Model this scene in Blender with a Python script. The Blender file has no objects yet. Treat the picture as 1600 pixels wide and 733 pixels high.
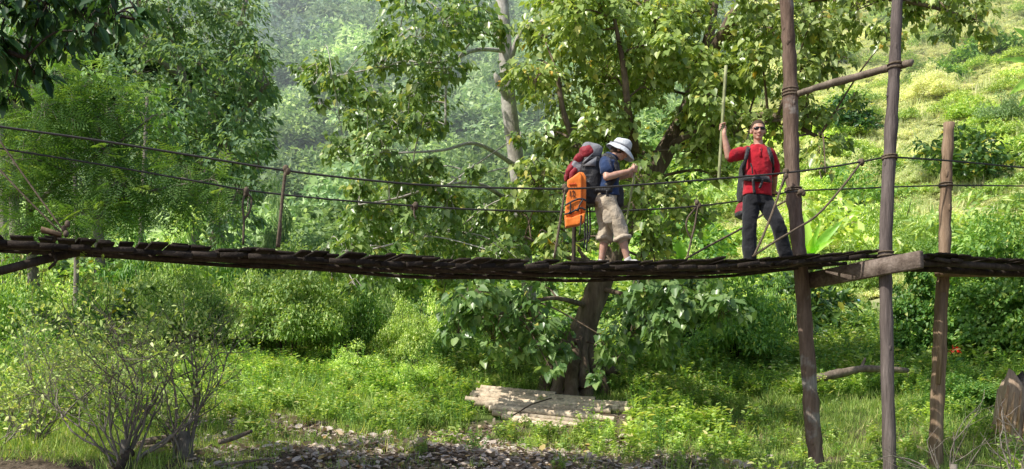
import bpy, math, random
import numpy as np
from mathutils import Vector, Matrix, Quaternion
R = math.radians
sc = bpy.context.scene
COL = sc.collection
rng = np.random.default_rng(11)
random.seed(5)

# ------------------------------------------------------------------ camera
F, HOR = 1715.0, 690.0            # focal length and eye level of the photograph, in its own pixels
def at(px, py, Y):
    """a point of the valley: Y metres out from the river bank where the photographer stands"""
    return Vector(((px - 800.0) * Y / F, Y, (HOR - py) * Y / F))
cam = bpy.data.cameras.new('camera'); camo = bpy.data.objects.new('camera', cam); COL.objects.link(camo)
camo.location = (0, 0, 0); camo.rotation_euler = (R(90), 0, 0)
cam.sensor_width = 36.0; cam.lens = 36.0 * F / 1600.0
cam.shift_y = (HOR - 366.5) / 1600.0
cam.clip_start = 0.1; cam.clip_end = 1000
sc.camera = camo

# ------------------------------------------------------------------ light
SUN = Vector((-0.56, -0.34, 0.75)).normalized()
w = bpy.data.worlds.new("World"); sc.world = w; w.use_nodes = True
nt = w.node_tree; bgn = nt.nodes['Background']
sky = nt.nodes.new('ShaderNodeTexSky'); sky.sky_type = 'NISHITA'; sky.sun_disc = False
sky.sun_elevation = math.asin(SUN.z); sky.sun_rotation = math.atan2(SUN.x, SUN.y)
sky.air_density = 1.0; sky.dust_density = 2.0
nt.links.new(sky.outputs[0], bgn.inputs[0]); bgn.inputs[1].default_value = 0.15
sl = bpy.data.lights.new('sun', 'SUN'); sl.energy = 5.0; sl.angle = R(0.6); sl.color = (1.0, 0.95, 0.85)
so = bpy.data.objects.new('sun', sl); COL.objects.link(so)
so.rotation_euler = SUN.to_track_quat('Z', 'Y').to_euler(); so.location = (-20, -10, 30)
sc.view_settings.view_transform = 'Standard'; sc.view_settings.look = 'None'; sc.view_settings.exposure = 0
sc.render.engine = 'CYCLES'
sc.cycles.max_bounces = 6; sc.cycles.diffuse_bounces = 4; sc.cycles.glossy_bounces = 2
sc.cycles.transmission_bounces = 3; sc.cycles.transparent_max_bounces = 4
sc.cycles.caustics_reflective = False; sc.cycles.caustics_refractive = False
sc.cycles.use_denoising = True

# ------------------------------------------------------------------ materials
def ramp(nt, stops, fac, interp='LINEAR'):
    n = nt.nodes.new('ShaderNodeValToRGB'); e = n.color_ramp.elements
    n.color_ramp.interpolation = interp
    while len(e) < len(stops): e.new(0.5)
    for el, (p, c) in zip(e, stops):
        el.position = p; el.color = (c[0], c[1], c[2], 1)
    nt.links.new(fac, n.inputs[0]); return n.outputs[0]
def noise(nt, scale, detail=4, rough=0.55, vec=None, stretch=None, coord='Object'):
    n = nt.nodes.new('ShaderNodeTexNoise'); n.inputs['Scale'].default_value = scale
    n.inputs['Detail'].default_value = detail; n.inputs['Roughness'].default_value = rough
    if vec is None:
        tc = nt.nodes.new('ShaderNodeTexCoord'); vec = tc.outputs[coord]
    if stretch:
        m = nt.nodes.new('ShaderNodeMapping'); m.inputs['Scale'].default_value = stretch
        nt.links.new(vec, m.inputs[0]); vec = m.outputs[0]
    nt.links.new(vec, n.inputs['Vector']); return n.outputs[0]
def math_n(nt, op, a, b):
    n = nt.nodes.new('ShaderNodeMath'); n.operation = op
    for i, v in enumerate((a, b)):
        if isinstance(v, (int, float)): n.inputs[i].default_value = v
        else: nt.links.new(v, n.inputs[i])
    return n.outputs[0]
def mixc(nt, fac, a, b, mode='MIX'):
    n = nt.nodes.new('ShaderNodeMix'); n.data_type = 'RGBA'; n.blend_type = mode
    for s, v in ((n.inputs[0], fac), (n.inputs[6], a), (n.inputs[7], b)):
        if isinstance(v, (int, float)): s.default_value = v
        elif isinstance(v, (tuple, list)): s.default_value = (v[0], v[1], v[2], 1)
        else: nt.links.new(v, s)
    return n.outputs[2]
def bump(nt, height, strength, dist=0.02):
    b = nt.nodes.new('ShaderNodeBump'); b.inputs['Strength'].default_value = strength
    b.inputs['Distance'].default_value = dist; nt.links.new(height, b.inputs['Height']); return b.outputs[0]
def newmat(name):
    m = bpy.data.materials.new(name); m.use_nodes = True
    return m, m.node_tree, m.node_tree.nodes['Principled BSDF']
def attr(nt, name='rnd'):
    a = nt.nodes.new('ShaderNodeAttribute'); a.attribute_name = name; return a.outputs['Fac']

def leafmat(name, stops, trans=0.35, tcol=None, rough=0.45, spec=0.35, var=0.35, patch=0.35, gain=2.15):
    """leaves: colour by each leaf's own number, by the plant and by patches in space; part of the light passes through"""
    m, nt, p = newmat(name)
    c = ramp(nt, stops, attr(nt))
    oi = nt.nodes.new('ShaderNodeObjectInfo')
    geo = nt.nodes.new('ShaderNodeNewGeometry')
    nz = noise(nt, patch, 2, 0.5, vec=geo.outputs['Position'])
    k = math_n(nt, 'ADD', math_n(nt, 'MULTIPLY', oi.outputs['Random'], var), math_n(nt, 'MULTIPLY', nz, 0.9))
    k = math_n(nt, 'ADD', k, 0.55 - var * 0.5)
    k = math_n(nt, 'MULTIPLY', k, gain)
    hs = nt.nodes.new('ShaderNodeHueSaturation'); nt.links.new(c, hs.inputs['Color']); nt.links.new(k, hs.inputs['Value'])
    hu = math_n(nt, 'ADD', math_n(nt, 'MULTIPLY', oi.outputs['Random'], -0.03), 0.515)
    nt.links.new(hu, hs.inputs['Hue'])
    col = hs.outputs[0]
    nt.links.new(col, p.inputs['Base Color'])
    p.inputs['Roughness'].default_value = rough; p.inputs['Specular IOR Level'].default_value = spec
    t = nt.nodes.new('ShaderNodeBsdfTranslucent')
    tc = mixc(nt, 1.0, col, tcol or (1.5, 1.45, 0.5), 'MULTIPLY')
    nt.links.new(tc, t.inputs[0])
    mx = nt.nodes.new('ShaderNodeMixShader'); mx.inputs[0].default_value = trans
    nt.links.new(p.outputs[0], mx.inputs[1]); nt.links.new(t.outputs[0], mx.inputs[2])
    nt.links.new(mx.outputs[0], nt.nodes['Material Output'].inputs[0])
    return m
def barkmat(name, stops, scale=6, stretch=(1, 1, 0.25), rough=0.9, bs=0.7, bd=0.02, patches=None, vary=0.25):
    m, nt, p = newmat(name)
    n1 = noise(nt, scale, 8, 0.65, stretch=stretch)
    c = ramp(nt, stops, n1)
    if patches:
        n3 = noise(nt, patches[0], 4, 0.6)
        f = ramp(nt, [(patches[2], (0, 0, 0)), (min(patches[2] + 0.08, 1), (1, 1, 1))], n3)
        c = mixc(nt, f, c, patches[1])
    n2 = noise(nt, scale * 5, 4, 0.6, stretch=stretch)
    c = mixc(nt, 0.5, c, ramp(nt, [(0.3, (0.35, 0.35, 0.35)), (0.7, (1.4, 1.4, 1.4))], n2), 'MULTIPLY')
    rv = ramp(nt, [(0, (1 - vary,) * 3), (1, (1 + vary,) * 3)], attr(nt))
    c = mixc(nt, 0.8, c, rv, 'MULTIPLY')
    nt.links.new(c, p.inputs['Base Color']); p.inputs['Roughness'].default_value = rough
    p.inputs['Specular IOR Level'].default_value = 0.2
    h = math_n(nt, 'ADD', n1, math_n(nt, 'MULTIPLY', n2, 0.4))
    nt.links.new(bump(nt, h, bs, bd), p.inputs['Normal'])
    return m
def clothmat(name, col, col2=None, rough=0.85, wr=14, bs=0.5, sheen=0.2, spec=0.15):
    m, nt, p = newmat(name)
    n1 = noise(nt, wr, 3, 0.5); n2 = noise(nt, 260, 2, 0.5)
    c2 = col2 or tuple(x * 0.72 for x in col)
    c = ramp(nt, [(0.3, c2), (0.65, col)], n1)
    nt.links.new(c, p.inputs['Base Color']); p.inputs['Roughness'].default_value = rough
    p.inputs['Specular IOR Level'].default_value = spec; p.inputs['Sheen Weight'].default_value = sheen
    h = math_n(nt, 'ADD', n1, math_n(nt, 'MULTIPLY', n2, 0.05))
    nt.links.new(bump(nt, h, bs, 0.03), p.inputs['Normal'])
    return m
def plainmat(name, col, rough=0.6, metal=0.0, spec=0.4, nscale=20, amt=0.25):
    m, nt, p = newmat(name)
    c = ramp(nt, [(0.3, tuple(x * (1 - amt) for x in col)), (0.7, tuple(x * (1 + amt) for x in col))], noise(nt, nscale, 4))
    nt.links.new(c, p.inputs['Base Color']); p.inputs['Roughness'].default_value = rough
    p.inputs['Metallic'].default_value = metal; p.inputs['Specular IOR Level'].default_value = spec
    return m

# ------------------------------------------------------------------ mesh building
def link_mesh(name, me, mat=None, parent=None, smooth=False, scene=True):
    o = bpy.data.objects.new(name, me)
    if scene: COL.objects.link(o)
    if mat is not None:
        for mm in (mat if isinstance(mat, (list, tuple)) else [mat]): me.materials.append(mm)
    if parent is not None: o.parent = parent
    if smooth:
        me.polygons.foreach_set('use_smooth', np.ones(len(me.polygons), dtype=bool))
    return o
def mesh_np(name, V, loops, starts, totals, rnd=None):
    me = bpy.data.meshes.new(name)
    me.vertices.add(len(V)); me.vertices.foreach_set('co', np.asarray(V, dtype=np.float32).ravel())
    me.loops.add(len(loops)); me.loops.foreach_set('vertex_index', np.asarray(loops, dtype=np.int32))
    me.polygons.add(len(starts)); me.polygons.foreach_set('loop_start', np.asarray(starts, dtype=np.int32))
    if rnd is not None:
        a = me.attributes.new('rnd', 'FLOAT', 'POINT'); a.data.foreach_set('value', np.asarray(rnd, dtype=np.float32))
    me.update(calc_edges=True); me.validate()
    return me
class MB:
    def __init__(s): s.V = []; s.L = []; s.T = []; s.R = []; s.n = 0
    def add(s, V, faces, rnd=0.5):
        V = np.asarray(V, dtype=np.float64).reshape(-1, 3)
        s.V.append(V)
        for f in faces: s.L.append(np.asarray(f, dtype=np.int64) + s.n); s.T.append(len(f))
        s.R.append(np.full(len(V), rnd) if np.isscalar(rnd) else np.asarray(rnd)); s.n += len(V)
    def add_bulk(s, V, loops, totals, rnd):
        s.V.append(V); s.L.append(np.asarray(loops) + s.n); s.T.extend(totals.tolist() if hasattr(totals, 'tolist') else totals)
        s.R.append(rnd); s.n += len(V)
    def tube(s, pts, radii, sides=8, rnd=0.5, cap=True, jitter=0.0, squash=None):
        P = np.array([tuple(p) for p in pts], dtype=np.float64); n = len(P)
        rad = np.full(n, radii) if np.isscalar(radii) else np.asarray(radii, dtype=np.float64)
        T = np.gradient(P, axis=0) if n > 2 else np.repeat((P[-1] - P[0])[None], n, 0)
        T /= np.maximum(np.linalg.norm(T, axis=1, keepdims=True), 1e-9)
        a = np.array((0, 0, 1.0)) if abs(T[0][2]) < 0.9 else np.array((1.0, 0, 0))
        u = np.cross(T[0], a); u /= np.linalg.norm(u)
        ang = np.arange(sides) * 2 * np.pi / sides
        V = np.zeros((n, sides, 3))
        for i in range(n):
            u = u - T[i] * np.dot(u, T[i]); u /= max(np.linalg.norm(u), 1e-9); v = np.cross(T[i], u)
            r = rad[i] * (1 + jitter * rng.standard_normal(sides))
            V[i] = P[i] + (np.cos(ang) * r)[:, None] * u + (np.sin(ang) * r)[:, None] * v
        F_ = []
        for i in range(n - 1):
            for k in range(sides):
                k2 = (k + 1) % sides
                F_.append((i * sides + k, i * sides + k2, (i + 1) * sides + k2, (i + 1) * sides + k))
        if cap:
            F_.append(tuple(range(sides))[::-1]); F_.append(tuple((n - 1) * sides + k for k in range(sides)))
        s.add(V.reshape(-1, 3), F_, rnd)
    def ellipsoid(s, c, r, M=None, seg=16, rings=10, rnd=0.5):
        V = []; 
        for i in range(1, rings):
            th = math.pi * i / rings
            for k in range(seg):
                ph = 2 * math.pi * k / seg
                V.append((math.sin(th) * math.cos(ph) * r[0], math.sin(th) * math.sin(ph) * r[1], math.cos(th) * r[2]))
        V.append((0, 0, r[2])); V.append((0, 0, -r[2])); V = np.array(V)
        if M is not None: V = V @ np.array(M.to_3x3()).T
        V = V + np.array(tuple(c)); F_ = []; m = rings - 1
        for i in range(m - 1):
            for k in range(seg):
                k2 = (k + 1) % seg
                F_.append((i * seg + k, (i + 1) * seg + k, (i + 1) * seg + k2, i * seg + k2))
        for k in range(seg):
            F_.append((m * seg, k, (k + 1) % seg)); F_.append((m * seg + 1, (m - 1) * seg + (k + 1) % seg, (m - 1) * seg + k))
        s.add(V, F_, rnd)
    def box(s, c, half, M=None, rnd=0.5, taper=1.0, bev=0.0):
        """box with chamfered long edges (x = length when bev)"""
        hx, hy, hz = half
        if bev <= 0:
            V = [(sx * hx, sy * hy, sz * hz) for sx in (-1, 1) for sy in (-1, 1) for sz in (-1, 1)]
            F_ = [(0, 1, 3, 2), (4, 6, 7, 5), (0, 4, 5, 1), (2, 3, 7, 6), (0, 2, 6, 4), (1, 5, 7, 3)]
        else:
            b = bev; prof = [(-hy + b, -hz), (hy - b, -hz), (hy, -hz + b), (hy, hz - b), (hy - b, hz), (-hy + b, hz), (-hy, hz - b), (-hy, -hz + b)]
            V = []
            for x, sh in ((-hx, 1 - b / max(hy, 1e-6) * 0.5), (-hx + b * 0.6, 1), (hx - b * 0.6, 1), (hx, 1 - b / max(hy, 1e-6) * 0.5)):
                V += [(x, y * sh, z * sh) for y, z in prof]
            F_ = [tuple(range(8))[::-1], tuple(range(24, 32))]
            for i in range(3):
                for k in range(8): F_.append((i * 8 + k, i * 8 + (k + 1) % 8, i * 8 + 8 + (k + 1) % 8, i * 8 + 8 + k))
        V = np.array(V, dtype=float)
        if M is not None: V = V @ np.array(M.to_3x3()).T
        s.add(V + np.array(tuple(c)), F_, rnd)
    def loft(s, rings, rnd=0.5):
        """rings: list of equally long point loops, capped"""
        n = len(rings[0]); V = np.array(rings, dtype=float).reshape(-1, 3); F_ = []
        for i in range(len(rings) - 1):
            for k in range(n):
                k2 = (k + 1) % n
                F_.append((i * n + k, i * n + k2, (i + 1) * n + k2, (i + 1) * n + k))
        F_.append(tuple(range(n))[::-1]); F_.append(tuple((len(rings) - 1) * n + k for k in range(n)))
        s.add(V, F_, rnd)
    def leaves(s, pos, tip, nrm, size, rnd, template='leaf', width=1.0):
        tv, tf = TEMPL[template]; tv = np.array(tv, dtype=float); N = len(pos)
        tip = tip / np.maximum(np.linalg.norm(tip, axis=1, keepdims=True), 1e-9)
        nrm = nrm - tip * np.sum(nrm * tip, axis=1, keepdims=True)
        nrm = nrm / np.maximum(np.linalg.norm(nrm, axis=1, keepdims=True), 1e-9)
        x = np.cross(tip, nrm)
        sz = np.asarray(size)[:, None, None]; wd = (np.asarray(width) * np.ones(N))[:, None, None]
        V = pos[:, None, :] + sz * (wd * tv[None, :, 0:1] * x[:, None, :] + tv[None, :, 1:2] * tip[:, None, :] + tv[None, :, 2:3] * nrm[:, None, :])
        k = len(tv); lo = np.concatenate([np.array(f) for f in tf])
        loops = (np.arange(N)[:, None] * k + lo[None, :]).ravel()
        s.add_bulk(V.reshape(-1, 3), loops, np.tile(np.array([len(f) for f in tf]), N), np.repeat(rnd, k))
    def mesh(s, name):
        V = np.concatenate(s.V); L = np.concatenate(s.L); T = np.array(s.T, dtype=np.int64)
        S = np.concatenate(([0], np.cumsum(T)[:-1])); return mesh_np(name, V, L, S, T, np.concatenate(s.R))
    def build(s, name, mat, parent=None, smooth=False, scene=True):
        return link_mesh(name, s.mesh(name), mat, parent, smooth, scene)
TEMPL = {
 'heart': ([(0,0,0),(-.26,-.10,.05),(-.43,.20,.09),(-.27,.58,.04),(0,1,-.14),(0,.5,-.03),(.26,-.10,.05),(.43,.20,.09),(.27,.58,.04)],
           [(0,5,4,3,2,1),(0,6,7,8,4,5)]),
 'leaf': ([(0,0,0),(-.24,.28,.06),(-.19,.66,.02),(0,1,-.12),(.24,.28,.06),(.19,.66,.02)], [(0,3,2,1),(0,4,5,3)]),
 'dia': ([(0,0,0),(-.27,.42,.05),(0,1,-.1),(.27,.42,.05)], [(0,2,1),(0,3,2)]),
 'lance': ([(0,0,0),(-.10,.3,.02),(0,1,-.22),(.10,.3,.02)], [(0,2,1),(0,3,2)]),
 'blade': ([(-.03,0,0),(.03,0,0),(-.025,.5,-.04),(.025,.5,-.04),(0,1,-.22)], [(0,1,3,2),(2,3,4)]),
 'curl': ([(0,0,0),(-.3,.25,.07),(-.25,.7,.09),(0,1,.03),(.3,.25,.07),(.25,.7,.10),(0,.5,-.02)], [(0,6,3,2,1),(0,4,5,3,6)]),
}
def _frond():
    v = []; f = []
    for i in range(9):
        y = 0.08 + i * 0.1; ln = 0.24 * math.sin(math.pi * (0.18 + 0.78 * i / 9)); dz = -0.22 * y * y
        for sx in (-1, 1):
            b = len(v); v += [(0, y, dz), (sx * ln, y + .07, dz - .03), (sx * ln * .55, y + .085, dz - 0.01)]; f.append((b, b + 1, b + 2))
    b = len(v); v += [(-.008, 0, 0), (.008, 0, 0), (0, 1, -.22)]; f.append((b, b + 1, b + 2))
    return v, f
TEMPL['frond'] = _frond()

def unit(a): return a / np.maximum(np.linalg.norm(a, axis=-1, keepdims=True), 1e-9)
def rdir(n): return unit(rng.standard_normal((n, 3)))
def clump_leaves(mb, centers, radii, per, size, flat=0.75, droop=0.4, template='leaf', shell=0.35, up=0.7, width=1.0, sv=0.3, hemi=-0.5):
    """leaves over the outside of many small clumps"""
    C = np.repeat(np.asarray(centers), per, 0); r = np.repeat(np.asarray(radii), per); N = len(C)
    d = rdir(N); bad = d[:, 2] < hemi; d[bad, 2] *= -1
    rr = r * rng.uniform(0, 1, N) ** shell
    pos = C + d * rr[:, None] * np.array((1, 1, flat))
    nrm = unit(d * 0.7 + np.array((0, 0, up)) + rng.standard_normal((N, 3)) * 0.45)
    tip = unit(d * np.array((1, 1, .3)) + np.array((0, 0, -droop)) + rng.standard_normal((N, 3)) * 0.5)
    mb.leaves(pos, tip, nrm, size * (1 + sv * rng.uniform(-1, 1, N)), np.clip(rng.uniform(0, 1, N), 0, 1), template, width)
def crown_points(n, radii, lump=0.0, base=0.0, fill=0.55):
    """clump centres filling a rounded crown, more of them near its outside"""
    d = rdir(n); d[:, 2] = np.where(d[:, 2] < base, -d[:, 2] * 0.6 + base, d[:, 2])
    k = rng.uniform(fill, 1.0, n) * (1 + lump * np.sin(d[:, 0] * 5 + 1) * np.cos(d[:, 1] * 4))
    return d * k[:, None] * np.array(radii)

# ------------------------------------------------------------------ things
def tag(o, label=None, cat=None, group=None, kind=None):
    if label: o['label'] = label
    if cat: o['category'] = cat
    if group: o['group'] = group
    if kind: o['kind'] = kind
    return o
def empty(name, loc, label=None, cat=None, group=None, rz=0.0):
    o = bpy.data.objects.new(name, None); COL.objects.link(o); o.empty_display_size = 0.2
    o.location = loc; o.rotation_euler = (0, 0, rz); return tag(o, label, cat, group)
def kid(o, parent):
    """parent a mesh that was built in world space"""
    o.parent = parent; o.matrix_parent_inverse = Matrix.Translation(-Vector(parent.location)); return o
def copy_tree(o):
    c = o.copy(); COL.objects.link(c)
    for ch in list(o.children):
        d = ch.copy(); COL.objects.link(d); d.parent = c; d.matrix_parent_inverse = ch.matrix_parent_inverse.copy()
    return c
def scatter(name, protos, pos, rot, scl, idx, label, cat):
    """ground cover nobody could count: one object that sets plants on points"""
    pc = bpy.data.collections.new(name + '_plants')
    for i, p in enumerate(protos):
        p.name = '%s_plant_%02d' % (name, i); pc.objects.link(p)
    me = bpy.data.meshes.new(name); me.vertices.add(len(pos)); me.vertices.foreach_set('co', np.asarray(pos, dtype=np.float32).ravel())
    for nm, ty, dat in (('rot', 'FLOAT_VECTOR', rot), ('scl', 'FLOAT', scl), ('idx', 'INT', idx)):
        a = me.attributes.new(nm, ty, 'POINT')
        a.data.foreach_set('vector' if ty == 'FLOAT_VECTOR' else 'value', np.asarray(dat, dtype=np.int32 if ty == 'INT' else np.float32).ravel())
    o = link_mesh(name, me)
    ng = bpy.data.node_groups.new(name, 'GeometryNodeTree')
    ng.interface.new_socket('Geometry', in_out='INPUT', socket_type='NodeSocketGeometry')
    ng.interface.new_socket('Geometry', in_out='OUTPUT', socket_type='NodeSocketGeometry')
    N = ng.nodes.new; L = ng.links.new
    gi, go, ip, ci = N('NodeGroupInput'), N('NodeGroupOutput'), N('GeometryNodeInstanceOnPoints'), N('GeometryNodeCollectionInfo')
    ci.inputs['Collection'].default_value = pc; ci.inputs['Separate Children'].default_value = True; ci.inputs['Reset Children'].default_value = True
    ip.inputs['Pick Instance'].default_value = True
    def na(nm, ty):
        n = N('GeometryNodeInputNamedAttribute'); n.data_type = ty; n.inputs['Name'].default_value = nm; return n.outputs['Attribute']
    L(gi.outputs[0], ip.inputs['Points']); L(ci.outputs[0], ip.inputs['Instance'])
    L(na('rot', 'FLOAT_VECTOR'), ip.inputs['Rotation']); L(na('scl', 'FLOAT'), ip.inputs['Scale']); L(na('idx', 'INT'), ip.inputs['Instance Index'])
    L(ip.outputs[0], go.inputs[0])
    o.modifiers.new('plants', 'NODES').node_group = ng
    return tag(o, label, cat, kind='stuff')

# ------------------------------------------------------------------ the lie of the land
PROF = [
 (150,  [(-30,-2.4),(6,-1.1),(10,-.55),(13,.02),(17,.8),(22,1.5),(30,2.8),(45,6),(60,13),(90,36),(120,58),(170,88),(260,110)]),
 (750,  [(-30,-2.4),(6,-1.2),(10,-.75),(12,-.45),(13.5,-.2),(16.4,.1),(17.3,.38),(18.4,.75),(19.2,.98),(22,1.4),(30,2.6),(45,6),(60,14),(90,37),(120,58),(170,88),(260,110)]),
 (1300, [(-30,-2.4),(6,-1.2),(10,-.8),(13.5,-.5),(15.1,-.46),(17,.22),(20,1.05),(25,2.1),(30,3.35),(34,4.2),(38,6.2),(46,12.5),(58,21.5),(75,33),(110,52),(170,80),(260,105)]),
 (1700, [(-30,-2.4),(6,-1.2),(10,-.8),(13.5,-.5),(15.1,-.42),(17,.3),(20,1.2),(25,2.4),(30,4.0),(36,7.5),(44,13.0),(55,21),(75,34),(110,54),(170,82),(260,105)]),
]
_pp = np.array([p[0] for p in PROF], dtype=float)
def ground(x, y):
    x = np.asarray(x, dtype=float); y = np.asarray(y, dtype=float)
    u = 800 + F * x / np.maximum(y, 8.0)
    Z = np.stack([np.interp(y, [a for a, _ in p[1]], [b for _, b in p[1]]) for p in PROF])
    u = np.clip(u, _pp[0], _pp[-1]); z = np.zeros_like(u)
    for i in range(len(PROF) - 1):
        t = np.clip((u - _pp[i]) / (_pp[i + 1] - _pp[i]), 0, 1); t = t * t * (3 - 2 * t)
        z = np.where((u >= _pp[i]) & (u <= _pp[i + 1]), Z[i] * (1 - t) + Z[i + 1] * t, z)
    near = np.clip((40 - y) / 30, 0, 1); far = np.clip((y - 25) / 60, 0, 1)
    z += near * 0.07 * (np.sin(x * 1.3 + y * 0.7) + np.sin(x * 0.6 - y * 1.9 + 2) + 0.6 * np.sin(x * 3.1 + y * 2.7))
    z += far * 1.5 * (np.sin(x * 0.17 + y * 0.03) + np.sin(x * 0.10 - y * 0.05 + 1) + 0.35 * np.sin(x * 0.37 + y * 0.09))
    return z
def gz(x, y): return float(ground(np.array([x]), np.array([y]))[0])
def on_ground(px, Y):
    x = (px - 800) * Y / F; return Vector((x, Y, gz(x, Y)))
# ================================================================== leaf and wood materials
M = {}
M['fig'] = leafmat('fig_leaf', [(0, (.07, .115, .03)), (.5, (.135, .19, .055)), (.86, (.22, .27, .095)), (.95, (.36, .32, .08)), (1, (.42, .25, .06))], trans=.38, tcol=(1.25, 1.22, .5), rough=.32, spec=.7, gain=2.35)
M['fig_shade'] = leafmat('fig_shaded_leaf', [(0, (.058, .105, .034)), (.55, (.105, .17, .06)), (.92, (.18, .24, .09)), (1, (.32, .27, .07))], trans=.38, tcol=(1.25, 1.3, .55), rough=.32, spec=.6, gain=2.3)  # same fig leaves; shade under the bridge painted in as a darker colour
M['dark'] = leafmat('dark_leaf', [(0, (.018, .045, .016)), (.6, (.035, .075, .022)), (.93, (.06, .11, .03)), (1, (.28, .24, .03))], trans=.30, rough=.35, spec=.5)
M['blue'] = leafmat('bluish_leaf', [(0, (.06, .10, .058)), (.6, (.095, .15, .082)), (1, (.16, .21, .10))], trans=.36, rough=.6, spec=.2, gain=2.4)
M['frond'] = leafmat('feathery_frond', [(0, (.03, .07, .022)), (.6, (.055, .115, .032)), (1, (.12, .185, .045))], trans=.36, rough=.6, spec=.2, var=.3)
M['vine'] = leafmat('vine_leaf', [(0, (.09, .145, .042)), (.55, (.175, .25, .075)), (.9, (.29, .345, .135)), (1, (.40, .42, .22))], trans=.32, rough=.5, spec=.3, var=.6, gain=2.5)
M['bush'] = leafmat('bush_leaf', [(0, (.045, .10, .025)), (.6, (.095, .175, .042)), (.95, (.17, .25, .06)), (1, (.32, .32, .07))], trans=.34, rough=.42, spec=.4, var=.6, gain=2.5)
M['grass'] = leafmat('grass_blade', [(0, (.10, .16, .04)), (.55, (.16, .23, .065)), (.85, (.23, .275, .10)), (1, (.36, .31, .17))], trans=.38, rough=.6, spec=.2, gain=2.35)
M['scrub'] = leafmat('hillside_leaf', [(0, (.235, .275, .135)), (.5, (.35, .378, .20)), (.85, (.42, .425, .26)), (1, (.42, .34, .27))], trans=.38, tcol=(1.1, 1.1, .85), rough=.85, spec=.08, patch=.22, var=.3, gain=2.5)
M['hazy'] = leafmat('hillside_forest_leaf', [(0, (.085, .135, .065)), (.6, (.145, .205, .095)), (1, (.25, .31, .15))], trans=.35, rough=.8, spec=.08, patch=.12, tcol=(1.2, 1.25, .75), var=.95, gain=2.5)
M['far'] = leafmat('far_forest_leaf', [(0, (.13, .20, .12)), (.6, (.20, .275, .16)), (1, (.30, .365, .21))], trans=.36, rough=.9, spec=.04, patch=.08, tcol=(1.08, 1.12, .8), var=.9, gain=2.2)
M['misty'] = leafmat('misty_forest_leaf', [(0, (.16, .235, .20)), (.6, (.22, .30, .235)), (1, (.30, .375, .25))], trans=.38, rough=.95, spec=.02, patch=.06, tcol=(1.02, 1.08, .9), var=.7, gain=2.2)  # distance haze put into the leaf colour, paler and bluish
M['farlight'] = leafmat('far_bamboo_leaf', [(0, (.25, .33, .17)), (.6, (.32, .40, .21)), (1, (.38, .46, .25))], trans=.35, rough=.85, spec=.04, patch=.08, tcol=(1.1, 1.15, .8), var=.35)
M['banana'] = leafmat('banana_leaf', [(0, (.16, .30, .05)), (1, (.24, .40, .07))], trans=.45, rough=.35, spec=.5)
M['litter'] = leafmat('dead_leaf', [(0, (.155, .125, .10)), (.5, (.25, .21, .18)), (.9, (.34, .30, .265)), (.97, (.31, .21, .09)), (1, (.15, .17, .07))], trans=.14, tcol=(1.2, 1, .8), rough=.85, spec=.12, gain=2.1, patch=1.2, var=.1)
M['trunk'] = barkmat('fig_bark', [(.25, (.065, .045, .033)), (.5, (.19, .14, .10)), (.75, (.36, .29, .23))], 4, (1, 1, .22), bs=.9, bd=.04)
M['pale_trunk'] = barkmat('pale_bark', [(.25, (.27, .24, .20)), (.5, (.50, .47, .42)), (.75, (.66, .63, .58))], 5, (1, 1, .6), bs=.5, patches=(3, (.12, .10, .07), .60))
M['grey_twig'] = barkmat('grey_twig', [(.3, (.14, .12, .10)), (.7, (.36, .32, .275))], 12, (1, 1, .4))
M['dark_wood'] = barkmat('dark_wood', [(.3, (.03, .024, .019)), (.7, (.10, .078, .06))], 8, (1, 1, .3))
M['dead_wood'] = barkmat('dead_wood', [(.3, (.11, .085, .065)), (.7, (.33, .27, .21))], 8, (1, 1, .3))

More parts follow.
